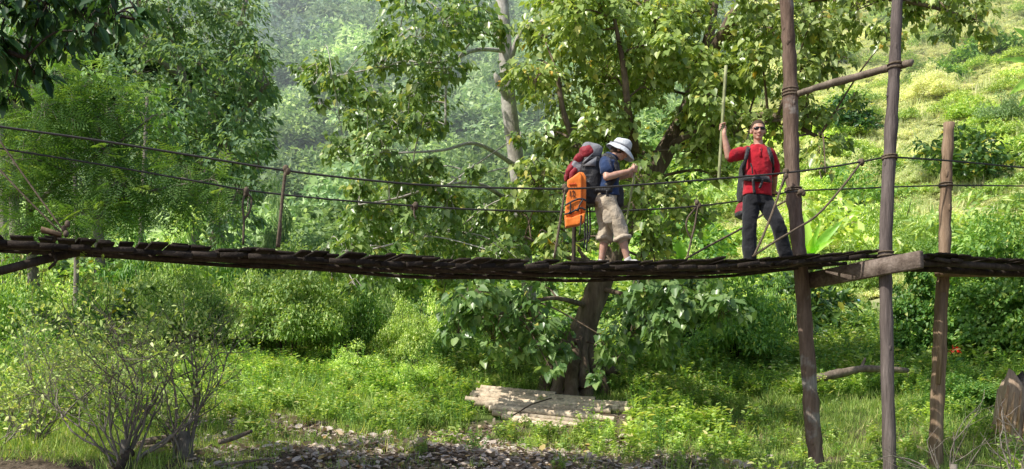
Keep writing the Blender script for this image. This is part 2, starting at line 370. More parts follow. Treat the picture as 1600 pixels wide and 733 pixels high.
# ================================================================== ground
def land():
    sx = np.linspace(-1, 1, 330); X = np.sign(sx) * (np.abs(sx) ** 1.9) * 170
    sy = np.linspace(0, 1, 340); Y = -30 + 290 * sy ** 1.0
    Y = np.concatenate([np.linspace(-30, 8, 20, endpoint=False), np.linspace(8, 30, 150, endpoint=False), np.linspace(30, 90, 120, endpoint=False), np.linspace(90, 260, 80)])
    gx, gy = np.meshgrid(X, Y); z = ground(gx, gy)
    nz = rng.standard_normal(z.shape) * np.where((gy > 8) & (gy < 30), 0.012, 0.02)
    V = np.stack([gx, gy, z + nz], -1).reshape(-1, 3); nx, ny = len(X), len(Y)
    i = (np.arange(ny - 1)[:, None] * nx + np.arange(nx - 1)[None, :]).ravel()
    loops = np.stack([i, i + 1, i + nx + 1, i + nx], -1).ravel()
    me = mesh_np('ground', V, loops, np.arange(len(i)) * 4, np.full(len(i), 4))
    m, nt, p = newmat('valley_soil')
    n1 = noise(nt, .55, 6, .6); n2 = noise(nt, 5, 8, .65); n3 = noise(nt, 40, 4, .6)
    soil = ramp(nt, [(.3, (.055, .04, .028)), (.5, (.15, .115, .085)), (.75, (.27, .22, .17))], n2)
    green = ramp(nt, [(.3, (.05, .085, .02)), (.7, (.13, .18, .05))], n2)
    geo = nt.nodes.new('ShaderNodeNewGeometry'); sp = nt.nodes.new('ShaderNodeSeparateXYZ'); nt.links.new(geo.outputs['Position'], sp.inputs[0])
    mr = nt.nodes.new('ShaderNodeMapRange'); nt.links.new(sp.outputs['Y'], mr.inputs[0])
    for k, v in zip((1, 2, 3, 4), (16.4, 18.4, -.16, .32)): mr.inputs[k].default_value = v
    f = math_n(nt, 'ADD', n1, mr.outputs[0])
    c = mixc(nt, ramp(nt, [(.47, (0, 0, 0)), (.6, (1, 1, 1))], f), soil, green)
    c = mixc(nt, .5, c, ramp(nt, [(.3, (.5, .5, .5)), (.7, (1.4, 1.4, 1.4))], n3), 'MULTIPLY')
    m2 = nt.nodes.new('ShaderNodeMapRange'); nt.links.new(sp.outputs['Y'], m2.inputs[0])
    for k, v in zip((1, 2, 3, 4), (29.0, 33.0, 0, 1)): m2.inputs[k].default_value = v
    c = mixc(nt, m2.outputs[0], c, ramp(nt, [(.3, (.30, .31, .14)), (.55, (.46, .47, .25)), (.75, (.50, .44, .29))], n1))
    nt.links.new(c, p.inputs['Base Color']); p.inputs['Roughness'].default_value = .95; p.inputs['Specular IOR Level'].default_value = .1
    nt.links.new(bump(nt, math_n(nt, 'ADD', n2, math_n(nt, 'MULTIPLY', n3, .3)), .8, .05), p.inputs['Normal'])
    tag(link_mesh('ground', me, m, smooth=True), 'sloping bank and hillside of the river valley', None, kind='structure')
land()

# ================================================================== plants used many times (meshes)
def bush_mesh(seed, n_cl=60, per=110, size=.075, tmpl='leaf', rad=(1.15, 1.15, 1.0), clr=.30, droop=.35, hemi=-.2, width=1.0, shell=.4, up=.7, zmin=.06):
    global rng; keep = rng; rng = np.random.default_rng(seed)
    mb = MB(); c = crown_points(n_cl, rad, .15, 0.02); c[:, 2] = np.maximum(c[:, 2], zmin)
    r = clr * rng.uniform(.7, 1.3, n_cl)
    clump_leaves(mb, c, r, per, size, .8, droop, tmpl, shell, up, width, hemi=hemi)
    me = mb.mesh('bush'); rng = keep; return me
def stems_mesh(seed, n=9, h=.9, spread=.6, r=.018):
    g = random.Random(seed); mb = MB()
    for i in range(n):
        a = g.uniform(0, 6.28); s = g.uniform(.2, 1) * spread; hh = h * g.uniform(.6, 1.0)
        mb.tube([(.05 * math.cos(a), .05 * math.sin(a), -.1), (s * .4 * math.cos(a), s * .4 * math.sin(a), hh * .5), (s * math.cos(a + .2), s * math.sin(a + .2), hh)], [r, r * .7, r * .3], 5)
    return mb.mesh('stems')
def proto(me, mat):
    o = bpy.data.objects.new(me.name, me); me.materials.append(mat); me.polygons.foreach_set('use_smooth', np.ones(len(me.polygons), dtype=bool)); return o
def tuft_mesh(seed, n=34, h=.3, spread=.14, lean=.5, tmpl='blade', width=1.0):
    global rng; keep = rng; rng = np.random.default_rng(seed); mb = MB()
    pos = np.concatenate([rng.normal(0, spread, (n, 2)), np.full((n, 1), -.02)], 1)
    tip = unit(np.concatenate([rng.normal(0, lean, (n, 2)), np.ones((n, 1))], 1)); nrm = unit(np.concatenate([-tip[:, :2] * 2, np.full((n, 1), .3)], 1) + rng.normal(0, .3, (n, 3)))
    mb.leaves(pos, tip, -nrm, h * rng.uniform(.5, 1.25, n), rng.uniform(0, 1, n), tmpl, width)
    me = mb.mesh('tuft'); rng = keep; return me
def herb_mesh(seed, n_st=9, h=.32, size=.06, tmpl='leaf', per=12, spread=.2):
    """a low weed: thin stalks with leaves along them"""
    global rng; keep = rng; rng = np.random.default_rng(seed); mb = MB(); P = []; T = []; Nn = []
    for i in range(n_st):
        a = rng.uniform(0, 6.28); s = rng.uniform(.1, 1) * spread; hh = h * rng.uniform(.5, 1.2)
        b = np.array((rng.normal(0, .06), rng.normal(0, .06), -.02)); e = np.array((s * math.cos(a), s * math.sin(a), hh)) + b
        mb.tube([b, (b + e) / 2 + np.array((0, 0, .05)), e], [.005, .004, .002], 3, cap=False, rnd=.4)
        for k in range(per):
            t = .2 + .8 * k / per; P.append(b + (e - b) * t + np.array((0, 0, .05 * math.sin(t * 3))))
            d = rdir(1)[0]; d[2] = abs(d[2]) * .4; T.append(d); Nn.append(np.array((0, 0, 1)) + .5 * rdir(1)[0])
    n = len(P); mb.leaves(np.array(P), np.array(T), np.array(Nn), size * rng.uniform(.6, 1.3, n), rng.uniform(0, 1, n), tmpl)
    me = mb.mesh('weed'); rng = keep; return me
def rots(n, tilt=.12):
    return np.stack([rng.normal(0, tilt, n), rng.normal(0, tilt, n), rng.uniform(0, 6.28, n)], 1)
def field(n, pxr, Yr, keepf=None, pw=1.0):
    """points over the ground, as evenly seen from the river as the field allows"""
    t = rng.uniform(0, 1, n) ** pw; Y = Yr[0] + (Yr[1] - Yr[0]) * t; px = rng.uniform(pxr[0], pxr[1], n)
    if keepf is not None:
        k = rng.uniform(0, 1, n) < keepf(px, Y); px, Y = px[k], Y[k]
    x = (px - 800) * Y / F; return np.stack([x, Y, ground(x, Y)], 1), px
def litter_zone(px, Y):
    c = np.clip(1 - np.abs(px - 770) / 530, 0, 1) ** .3 * np.clip((15.7 + np.where((px > 690) & (px < 1010), .5, 0) - Y + .5 * np.sin(px * .02)) / .5, 0, 1)
    return c
def pile_zone(px, Y):
    return np.where((px > 728) & (px < 990) & (Y > 14.6) & (Y < 18.5), np.where(Y > 16.5, .93, .4), 0.0)
# ---- short grass on the bank
pr = [proto(tuft_mesh(100 + i, 46, .12 + .04 * (i % 3), .13, .85), M['grass']) for i in range(5)] + [proto(tuft_mesh(120 + i, 26, .34, .08, .45), M['grass']) for i in range(3)]
P, px = field(19000, (-150, 1750), (11.3, 26), lambda px, Y: (1 - .985 * litter_zone(px, Y)) * (1 - .97 * pile_zone(px, Y)) * np.where((px > 1150) | (Y > 13), 1, .6), 1.1)
n = len(P); tall = (rng.uniform(0, 1, n) < np.where((px > 230) & (px < 720) & (P[:, 1] > 14.6), .09, .0))
scatter('grass', pr, P, rots(n), rng.uniform(.45, 1.0, n), np.where(tall, rng.integers(5, 8, n), rng.integers(0, 5, n)), 'short green grass growing over the river bank under the bridge', 'grass')
# ---- leafy weeds
pr = [proto(herb_mesh(200 + i, 9 + i % 3, .28 + .08 * (i % 4), .055 + .012 * (i % 3)), M[('bush', 'vine', 'grass')[i % 3]]) for i in range(6)]
P, px = field(9500, (-150, 1750), (12.6, 30), lambda px, Y: (1 - .98 * litter_zone(px, Y)) * (1 - pile_zone(px, Y)) * np.where((px > 1130) & (Y < 18.5), .16, 1) * np.where((px > 1200) & (px < 1430) & (Y > 24), .3, 1) * np.clip((Y - 11.5) / 5, .15, 1), .9)
n = len(P); sc_ = rng.uniform(.45, 1.0, n) * np.where((px > 1000), 1.25, 1) * np.where(P[:, 1] > 20, 1.3, 1)
scatter('weeds', pr, P, rots(n), sc_, rng.integers(0, 6, n), 'low leafy weeds spread through the grass of the bank', 'weeds')
# ---- dead leaves on the bare soil
def litter():
    n = 17000; Y = rng.uniform(11.6, 17.0, n); px = rng.uniform(180, 1300, n)
    k = rng.uniform(0, 1, n) < np.clip(litter_zone(px, Y) * 1.1 + .05 + .35 * pile_zone(px, Y), 0, 1); Y, px = Y[k], px[k]
    x = (px - 800) * Y / F; n = len(x); pos = np.stack([x, Y, ground(x, Y) + rng.uniform(.005, .05, n)], 1)
    mb = MB(); a = rng.uniform(0, 6.28, n); tip = np.stack([np.cos(a), np.sin(a), rng.normal(0, .3, n)], 1)
    nrm = unit(np.array((0, -.15, 1)) + rng.normal(0, .36, (n, 3)))
    mb.leaves(pos, tip, nrm, rng.uniform(.04, .10, n) * rng.choice([1, 1.7], n, p=[.8, .2]), rng.uniform(0, 1, n), 'curl', rng.uniform(.7, 1.2, n))
    tag(mb.build('leaf_litter', M['litter']), 'grey brown dead leaves strewn over bare soil in front of the bamboo', 'leaf litter', kind='stuff')
litter()
# ---- bright scrub of the open hillside
pr = [proto(bush_mesh(300 + i, 16, 46, .085, 'dia', (.55, .55, .34), .17, hemi=-.1, zmin=.0), M['scrub']) for i in range(4)] + \
     [proto(tuft_mesh(320 + i, 60, .75, .22, .4), M['scrub']) for i in range(3)] + [proto(bush_mesh(330, 30, 60, .09, 'leaf', (.8, .8, .7), .24), M['vine'])]
P, px = field(27000, (980, 1950), (33, 78), None, 1.15)
n = len(P); ix = rng.choice(8, n, p=[.225, .225, .225, .225, .03, .03, .02, .02])
scatter('hillside_scrub', pr, P, rots(n), np.where(ix == 7, 1.0, rng.uniform(.32, .82, n)), ix, 'sunlit yellow green scrub covering the open hillside on the right', 'scrub')
# ---- leafy undergrowth between the bank and the hills
pr = [proto(bush_mesh(340 + i, 24, 70, .095, ('leaf', 'dia', 'lance')[i % 3], (.7, .7, .6), .24, width=(1, 1, 1.6)[i % 3]), M[('bush', 'vine', 'vine', 'dark', 'vine', 'bush')[i]]) for i in range(6)]  # the dark-leaved plants paint in the shade gaps between mounds
P, px = field(2600, (-300, 1800), (21.5, 52), lambda px, Y: np.where((px > 1200) & (px < 1450) & (Y < 36), .05, 1) * np.where((px > 1100) & (Y > 29), .05, 1) * np.where((px < 760) & (Y < 33), .4, 1), .8)
n = len(P); s = rng.choice([.6, .9, 1.3, 2.0], n, p=[.4, .3, .2, .1]) * rng.uniform(.8, 1.2, n) * np.where(P[:, 1] > 30, 1.6, 1) * np.where(P[:, 1] < 24, .6, 1)
scatter('undergrowth', pr, P, rots(n), s, rng.integers(0, 6, n), 'tangled green undergrowth filling the valley floor behind the trees', 'undergrowth')
# ---- wood on the valley side, haze painted into the leaf colours, paler with distance
def tree_crown(seed, n_cl, per, size, rad, clr, tmpl='leaf', zc=0.0, **k):
    me = bush_mesh(seed, n_cl, per, size, tmpl, rad, clr, hemi=-.6, **k)
    return me
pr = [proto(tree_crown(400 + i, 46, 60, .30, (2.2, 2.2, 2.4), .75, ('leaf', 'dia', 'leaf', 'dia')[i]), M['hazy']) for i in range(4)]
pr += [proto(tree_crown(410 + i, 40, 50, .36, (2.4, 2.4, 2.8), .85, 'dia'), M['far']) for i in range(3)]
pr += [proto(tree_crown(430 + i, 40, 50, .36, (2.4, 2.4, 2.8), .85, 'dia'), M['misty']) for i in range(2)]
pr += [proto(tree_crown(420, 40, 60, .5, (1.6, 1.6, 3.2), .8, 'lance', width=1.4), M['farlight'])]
P, px = field(4600, (-350, 2100), (44, 128), lambda px, Y: np.where((px > 1100) & (Y < 78), 0, 1), .9)
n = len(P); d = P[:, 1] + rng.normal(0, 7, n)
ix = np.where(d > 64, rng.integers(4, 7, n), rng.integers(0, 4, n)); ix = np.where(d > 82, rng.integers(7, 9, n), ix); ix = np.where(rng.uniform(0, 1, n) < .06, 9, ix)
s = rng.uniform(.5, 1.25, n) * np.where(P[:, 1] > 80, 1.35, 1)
P[:, 2] += .3
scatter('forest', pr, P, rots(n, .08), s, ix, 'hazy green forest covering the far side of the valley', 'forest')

# ---- the morning haze that lies along the far side of the valley
def haze():
    ys = np.linspace(47, 128, 14); us = np.linspace(-700, 2400, 16); V = []; nx = len(us)
    for top in (0, 1):
        for y in ys:
            for u in us:
                x = (u - 800) * y / F; V.append((x, y, float(ground(np.array([x]), np.array([y]))[0]) + (16 if top else -3)))
    ny = len(ys); o = nx * ny; Fc = []
    for j in range(ny - 1):
        for i in range(nx - 1):
            a = j * nx + i; Fc.append((a, a + nx, a + nx + 1, a + 1)); Fc.append((o + a, o + a + 1, o + a + nx + 1, o + a + nx))
    for i in range(nx - 1):
        Fc.append((i, i + 1, o + i + 1, o + i)); a = (ny - 1) * nx + i; Fc.append((a + 1, a, o + a, o + a + 1))
    for j in range(ny - 1):
        a = j * nx; Fc.append((a + nx, a, o + a, o + a + nx)); a = j * nx + nx - 1; Fc.append((a, a + nx, o + a + nx, o + a))
    mb = MB(); mb.add(V, Fc); m = bpy.data.materials.new('haze'); m.use_nodes = True; nt = m.node_tree; nt.nodes.remove(nt.nodes['Principled BSDF'])
    v = nt.nodes.new('ShaderNodeVolumeScatter'); v.inputs['Color'].default_value = (.80, .92, 1, 1); v.inputs['Density'].default_value = .0125; v.inputs['Anisotropy'].default_value = .0
    nt.links.new(v.outputs[0], nt.nodes['Material Output'].inputs['Volume'])
    tag(mb.build('haze', m), 'thin bluish haze over the wooded far side of the valley', 'haze', kind='stuff')
haze()
# ================================================================== bushes one can tell apart
BUSH = [bush_mesh(500, 150, 165, .052, 'leaf', (1.2, 1.0, .95), .23, droop=.4, up=.85),                 # vine mound, small leaves
        bush_mesh(501, 160, 150, .050, 'leaf', (1.35, 1.0, .85), .22, droop=.45, up=.85),
        bush_mesh(502, 90, 120, .08, 'leaf', (1.0, 1.0, 1.1), .28, droop=.35),                    # open leafy bush
        bush_mesh(503, 100, 110, .095, 'heart', (1.1, .9, 1.3), .28, droop=.35),                    # broad leaved tangle
        bush_mesh(504, 70, 100, .14, 'lance', (1.0, 1.0, 1.2), .28, droop=.5, width=1.6),        # bamboo like clump
        bush_mesh(505, 60, 130, .065, 'leaf', (.95, .95, .85), .24)]
BUSH.append(bush_mesh(506, 190, 110, .085, 'heart', (1.1, .9, 2.3), .27, droop=.3))      # tall wall of climbing leaves
STEMS = stems_mesh(3)
STEMS.materials.append(M['dark_wood'])
_bm = {}
def bush(px, Y, wpx, hpx, kind, mat, label, group=None, name='bush', lift=0.0, rz=None):
    """a bush wpx wide and hpx tall in the photograph's pixels, standing on the ground Y metres out"""
    b = on_ground(px, Y); root = empty(name, b, label, 'bush', group, rng.uniform(0, 6.28) if rz is None else rz)
    if (kind, mat) not in _bm:
        me = BUSH[kind].copy(); me.materials.append(M[mat]); _bm[kind, mat] = me
    me = _bm[kind, mat]; sx = wpx * Y / F / 2.5; sz = hpx * Y / F / (2.5 if kind == 6 else 1.3 if kind in (2, 3, 4) else 1.1)
    f = bpy.data.objects.new('foliage', me); COL.objects.link(f); f.parent = root; f.scale = (sx, sx, sz); f.location.z = lift
    me.polygons.foreach_set('use_smooth', np.ones(len(me.polygons), dtype=bool))
    s = bpy.data.objects.new('stems', STEMS); COL.objects.link(s); s.parent = root; s.scale = (sx, sx, sz)
    return root
bush(450, 21.5, 230, 165, 0, 'vine', 'large vine smothered bush with dark shaded face right of the bare shrub', lift=.45)
bush(320, 22.5, 210, 140, 1, 'vine', 'broad vine covered bush directly behind the bare twiggy shrub', lift=.4)
bush(540, 22.6, 120, 185, 0, 'bush', 'dark green upright bush on the right flank of the large vine mound', lift=.4)
bush(235, 25, 170, 175, 0, 'vine', 'pale flowering bush under the left part of the bridge deck')
bush(120, 21.5, 200, 165, 5, 'bush', 'dense green bush at the foot of the slim twin trunks')
bush(5, 20.5, 190, 190, 0, 'bush', 'dark leafy bush at the left edge below the bridge')
bush(60, 19, 190, 110, 1, 'bush', 'low dark bush behind the tangled bare shrub at lower left')
bush(225, 19.2, 130, 95, 5, 'vine', 'yellow green leafy bush rising just behind the leafless shrub')
bush(635, 22.5, 150, 130, 1, 'vine', 'rounded bright green bush left of the fig tree behind the herbs')
bush(712, 21.6, 130, 100, 0, 'bush', 'low dark green bush close to the left of the fig trunk')
bush(560, 19.8, 130, 70, 5, 'vine', 'low herbaceous bush in the grass before the rounded bright bush')
bush(655, 19.2, 110, 60, 5, 'vine', 'low leafy bush in the grass left of the bamboo pile')
bush(165, 23.5, 150, 150, 1, 'vine', 'bright dense bush below the deck left of the pale flowering bush')
bush(395, 24.5, 150, 165, 1, 'vine', 'sunny mound of small leaves between the two vine covered bushes')
bush(690, 24, 120, 130, 1, 'vine', 'bright small leaved bush against the left fig branches below the deck')
bush(55, 26, 170, 190, 1, 'vine', 'light green bush under the left brace pole')
bush(600, 28, 130, 130, 1, 'vine', 'yellow green bush just under the middle of the bridge deck at left')
bush(400, 28, 190, 140, 5, 'vine', 'light green bush under the deck between the two hanging rope loops')
bush(505, 30, 130, 150, 0, 'vine', 'pale rounded bush whose top meets the deck left of the fig leaves')
bush(300, 31, 180, 170, 1, 'vine', 'pale yellowish bush touching the underside of the left deck')
bush(480, 40, 150, 130, 0, 'hazy', 'round pale green shrub above the deck left of the fig leaves')
bush(545, 44, 120, 120, 1, 'hazy', 'sunny rounded shrub on the slope behind the left fig boughs')
bush(405, 47, 120, 120, 0, 'hazy', 'pale round shrub on the slope above the left rope loop')
bush(430, 42, 90, 190, 4, 'hazy', 'upright pale green shrub beside the dark umbrella shaped tree')
bush(290, 27, 170, 200, 4, 'vine', 'clump of drooping lance shaped leaves above the left deck')
bush(205, 27, 140, 190, 4, 'bush', 'dense clump of narrow leaves beside the feathery tree')
bush(360, 30, 120, 200, 2, 'bush', 'dark leafy bush hiding the foot of the dark spreading tree')
bush(1150, 20.8, 175, 165, 2, 'bush', 'big dark green leafy bush left of the leaning post', lift=.3)
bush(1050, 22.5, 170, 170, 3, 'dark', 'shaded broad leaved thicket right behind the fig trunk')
bush(985, 20.6, 80, 70, 2, 'bush', 'small shaded bush at the right foot of the fig trunk')
bush(1215, 24, 110, 150, 2, 'bush', 'rounded leafy bush just left of the leaning post near the clearing')
bush(1330, 21, 130, 62, 2, 'bush', 'low bright leafy bush in front of the clearing behind the dead branch')
bush(1435, 21.5, 130, 200, 6, 'bush', 'tall leafy tangle between the near post and the far post')
bush(1540, 20.8, 175, 235, 6, 'bush', 'wall of climbing leaves under the right end of the walkway')
bush(1628, 20, 150, 240, 6, 'bush', 'leafy climber tangle at the right edge behind the tree stump')
bush(1510, 18.2, 150, 62, 2, 'bush', 'low leafy weeds bush between the far post and the tree stump')
bush(1330, 34, 150, 110, 5, 'vine', 'pale bush behind the beam right of the banana plant')
bush(1405, 36, 180, 130, 1, 'vine', 'pale silvery green bush on the slope behind the near post')
bush(1545, 31, 190, 130, 2, 'bush', 'dark green bush above the walkway at the far right')
bush(1475, 32, 100, 110, 0, 'bush', 'shaded bush behind the short post above the walkway')
bush(1345, 43, 90, 55, 5, 'scrub', 'olive shrub on the hillside just right of the leaning post')
bush(1450, 50, 100, 60, 0, 'scrub', 'low shrub high on the hillside between near post and short post')
bush(1565, 45, 110, 70, 5, 'hazy', 'spreading shrub on the hillside right of the short post')
bush(1530, 54, 90, 50, 1, 'scrub', 'small shrub on the upper hillside below the hanging fig leaves')
bush(1425, 42, 70, 45, 1, 'scrub', 'pale shrub on the hillside just above the upper cable at right')
bush(1185, 35, 150, 90, 5, 'vine', "pale scrubby bush behind the red shirted hiker's legs")
bush(1090, 35, 120, 100, 5, 'vine', 'pale scrubby bush over the deck between the two hikers')

# ================================================================== the fig tree and the pale tree before it
def catmull(pts, n=6):
    P = [np.array(p, dtype=float) for p in pts]; P = [2 * P[0] - P[1]] + P + [2 * P[-1] - P[-2]]; out = []
    for i in range(1, len(P) - 2):
        for k in range(n):
            t = k / n; a, b, c, d = P[i - 1:i + 3]
            out.append(.5 * (2 * b + (c - a) * t + (2 * a - 5 * b + 4 * c - d) * t * t + (3 * b - a - 3 * c + d) * t ** 3))
    out.append(P[-2]); return out
def limb(mb, spec, sides=10, n=6, rnd=.5, jit=.04):
    """spec: (px, py, Y, radius in m)"""
    pts = catmull([tuple(at(a, b, c)) for a, b, c, _ in spec], n); rr = np.interp(np.linspace(0, len(spec) - 1, len(pts)), range(len(spec)), [s[3] for s in spec])
    mb.tube(pts, rr, sides, rnd, jitter=jit); return [(np.array(p), r) for p, r in zip(pts, rr)]
def foliage_on(clumps, skeleton, leafmb, woodmb, size, per_area, tmpl='heart', droop=.8, up=.8, sv=.35, sub=5):
    """clumps: (px, py, radius px, Y). Each clump hangs on a bough from the nearest limb and carries several leafy twigs"""
    S = np.array([p for p, _ in skeleton]); SR = np.array([r for _, r in skeleton])
    for (px, py, rp, Y) in clumps:
        c = np.array(tuple(at(px, py, Y))); r = rp * Y / F
        d = np.linalg.norm(S - c, axis=1) + np.where(S[:, 2] > c[2] + .3, .5, 0); j = int(np.argmin(d))
        mid = (S[j] + c) / 2 + np.array((0, 0, .12 * d[j])) + rng.normal(0, .06 * d[j], 3)
        r0 = min(SR[j] * .6, .012 + .016 * d[j])
        woodmb.tube(catmull([S[j], mid, c], 4), np.linspace(r0, .009, 9), 5, .5, cap=False)
        nt_ = max(4, int(sub * (rp / 40) ** 2 * 3))
        q = rdir(nt_) * (rng.uniform(.15, 1, nt_) ** .5)[:, None] * r * np.array((1, .9, .85)); q[:, 2] += .1 * r
        ends = c + q; leaves_each = max(6, int(per_area * rp * rp / nt_))
        for e in ends:
            b = c + (e - c) * .1 + rng.normal(0, .05, 3); m = (b + e) / 2 + np.array((0, 0, .08))
            woodmb.tube([b, m, e], [.008, .006, .003], 3, .5, cap=False)
        P = np.repeat(ends, leaves_each, 0); N = len(P)
        off = rdir(N) * (rng.uniform(0, 1, N) ** .6)[:, None] * min(.34, r * .55) * np.array((1, 1, .7))
        pos = P + off; o = unit(pos - c)
        nrm = unit(o * .45 + np.array((-.15, -.25, up)) + rng.normal(0, .42, (N, 3)))
        tip = unit(o * np.array((.8, .8, .2)) + np.array((0, 0, -droop)) + rng.normal(0, .45, (N, 3)))
        leafmb.leaves(pos, tip, nrm, size * (1 + sv * rng.uniform(-1, 1, N)), np.clip(rng.uniform(0, 1, N) * .93 + rng.choice([0, .07], N, p=[.9, .1]), 0, 1), tmpl)
def jitY(l, a, b):
    return [(x, y, r, rng.uniform(a, b)) for x, y, r in l]

# --- fig
figroot = empty('fig_tree', at(895, 610, 19.2), 'big leaning fig tree with thick buttressed trunk and heart shaped leaves behind the hikers', 'tree')
w_ = MB(); sk = []
for (x, dy, Yb, ph) in ((852, 612, 18.7, 0), (872, 616, 18.4, 1), (893, 620, 18.25, 2), (915, 616, 18.5, 3), (940, 612, 18.9, 4), (965, 604, 19.4, 5), (905, 600, 19.8, 6), (880, 600, 19.7, 7)):
    limb(w_, [(x - 2, dy + 14, Yb, .17), (x, dy - 12, Yb + .05, .12), (x * .7 + 898 * .3, 572, Yb * .7 + 19.2 * .3, .115), (x * .35 + 906 * .65, 535, 19.2 * .6 + Yb * .4, .12), (x * .12 + 915 * .88, 500, 19.2, .11)], 10, 6, rng.uniform(.1, .9), .07)
sk += limb(w_, [(890, 605, 19.2, 0.252), (900, 550, 19.2, 0.234), (920, 490, 19.2, 0.211), (946, 425, 19.2, 0.203), (978, 350, 19.3, 0.194), (1008, 290, 19.3, 0.189), (1042, 232, 19.4, 0.171), (1072, 175, 19.4, 0.144), (1094, 105, 19.3, 0.108), (1110, 45, 19.2, 0.090), (1122, -60, 19.2, 0.072)], 14)
L2 = [[(1070, 180, 19.4, .13), (1110, 90, 18.6, .1), (1150, 15, 18, .08), (1185, -50, 17.6, .06)],
      [(1100, 95, 19.3, .1), (1150, 50, 18.8, .08), (1230, 5, 18.3, .06), (1340, -5, 18, .05), (1430, 5, 17.8, .035), (1520, 30, 17.8, .02)],
      [(1040, 235, 19.4, .1), (1110, 195, 18.6, .07), (1200, 180, 18, .05), (1280, 215, 17.6, .03)],
      [(978, 345, 19.3, .1), (930, 280, 18.4, .07), (885, 190, 17.8, .05), (870, 110, 17.6, .03)],
      [(1008, 285, 19.3, .09), (985, 200, 18.2, .07), (975, 110, 17.6, .05), (960, 30, 17.4, .03)],
      [(945, 415, 19.2, .06), (880, 400, 18.2, .04), (820, 370, 17.6, .02)],
      [(918, 478, 19.2, .05), (860, 466, 18, .035), (790, 488, 17.3, .025), (740, 500, 17.0, .015)],
      [(935, 450, 19.2, .05), (1000, 466, 18.4, .035), (1080, 480, 18.2, .02)],
      [(1092, 110, 19.3, .09), (1040, 60, 18.5, .05), (1010, 0, 18, .04)]]
for s in L2: sk += limb(w_, s, 7)
def behind(l, n, a, b):
    k = rng.integers(0, len(l), n); return [(l[i][0] + rng.normal(0, 26), l[i][1] + rng.normal(0, 26), l[i][2] * 1.05, rng.uniform(a, b)) for i in k]
lv, tw = MB(), w_
cl = jitY([(850,60,44),(835,125,40),(880,150,52),(860,215,45),(842,290,42),(905,60,52),(950,35,52),(950,125,52),(925,205,30),(1000,80,52),(1015,140,36),(1032,30,46),(1080,105,48),(985,225,30),(1000,285,44),(1042,320,38),(1005,352,34),(862,352,40),(815,335,36),(900,20,45),(990,0,50),(1080,20,46),(860,0,44),(1110,160,42),(1090,240,38),(980,250,32),(900,230,24),(930,0,40),(1050,70,40),(965,180,40),(1090,175,24),
             (870,385,34),(940,370,24),(1020,390,28)], 16.4, 19.2)
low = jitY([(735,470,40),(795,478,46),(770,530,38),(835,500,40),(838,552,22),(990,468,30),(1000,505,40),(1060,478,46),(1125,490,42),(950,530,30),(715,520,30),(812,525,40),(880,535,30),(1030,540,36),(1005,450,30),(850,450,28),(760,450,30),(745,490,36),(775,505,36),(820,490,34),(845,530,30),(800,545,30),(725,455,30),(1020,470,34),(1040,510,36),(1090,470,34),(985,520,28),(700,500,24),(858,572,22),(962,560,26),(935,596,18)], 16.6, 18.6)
cl += jitY([(1130,125,46),(1150,60,42),(1180,140,42),(1205,50,46),(1222,200,38),(1270,190,36),(1280,240,30),(1308,225,22),(1150,205,36),(1105,228,36),(1118,275,24),(1265,35,50),(1340,15,44),(1415,22,40),(1478,15,34),(1525,35,32),(1553,62,20),(1300,105,36),(1385,60,26),(1250,110,38),(1300,60,38),(1480,52,20),(1190,95,36),(1225,250,22),(1180,0,44),(1260,-10,44),(1345,-30,44),(1430,-20,44),(1510,-10,40),(1240,160,30),(1290,270,14),(1165,235,24),(1330,165,18)], 16.6, 18.4)
foliage_on(cl + behind(cl[:36], 26, 18.8, 20.6), sk, lv, tw, .102, .165, sv=.5)
l2 = MB(); foliage_on(low, sk, l2, tw, .118, .105, sv=.5); kid(l2.build('lower_crown', M['fig_shade']), figroot)
kid(lv.build('crown', M['fig']), figroot); kid(tw.build('trunk', M['trunk'], None, True), figroot)

# --- pale tree
pt = empty('pale_tree', at(832, 600, 20.6), 'slender pale barked tree with a broken stub in the middle left of the fig', 'tree')
w_ = MB(); sk = []
sk += limb(w_, [(846, 620, 20.6, 0.139), (836, 520, 20.6, 0.131), (824, 440, 20.6, 0.131), (815, 340, 20.6, 0.135), (806, 250, 20.5, 0.144), (797, 180, 20.4, 0.144), (792, 110, 20.3, 0.131), (787, 40, 20.2, 0.122), (780, -60, 20.2, 0.104)], 12)
mat_stub = limb(w_, [(800, 165, 20.4, .11), (786, 140, 20.2, .075), (776, 122, 20.1, .05), (773, 114, 20.1, .02)], 7)
L2 = [[(794, 105, 20.3, 0.056), (812, 55, 20, 0.046), (845, 22, 19.6, 0.037), (880, -10, 19.4, 0.025)],
      [(790, 80, 20.2, 0.043), (745, 78, 19.4, 0.034), (712, 95, 19, 0.028), (698, 130, 18.9, 0.024), (696, 195, 18.9, 0.019)],
      [(712, 95, 19, 0.025), (660, 100, 18.6, 0.022), (600, 105, 18.2, 0.019), (520, 120, 18, 0.009)],
      [(788, 50, 20.2, 0.050), (720, 20, 19.2, 0.031), (650, 40, 18.6, 0.022), (610, 70, 18.3, 0.012)],
      [(808, 260, 20.5, 0.050), (745, 225, 19.4, 0.031), (690, 235, 18.6, 0.022), (610, 240, 18.2, 0.015), (540, 245, 18, 0.007)],
      [(814, 330, 20.6, 0.050), (755, 290, 19.4, 0.034), (690, 290, 18.4, 0.025), (620, 310, 18, 0.019), (560, 320, 18, 0.009)],
      [(822, 420, 20.6, 0.050), (760, 380, 19, 0.031), (700, 360, 18.3, 0.025), (620, 380, 18, 0.019), (540, 400, 18, 0.009)]]
for s in L2: sk += limb(w_, s, 7)
lv, tw = MB(), w_
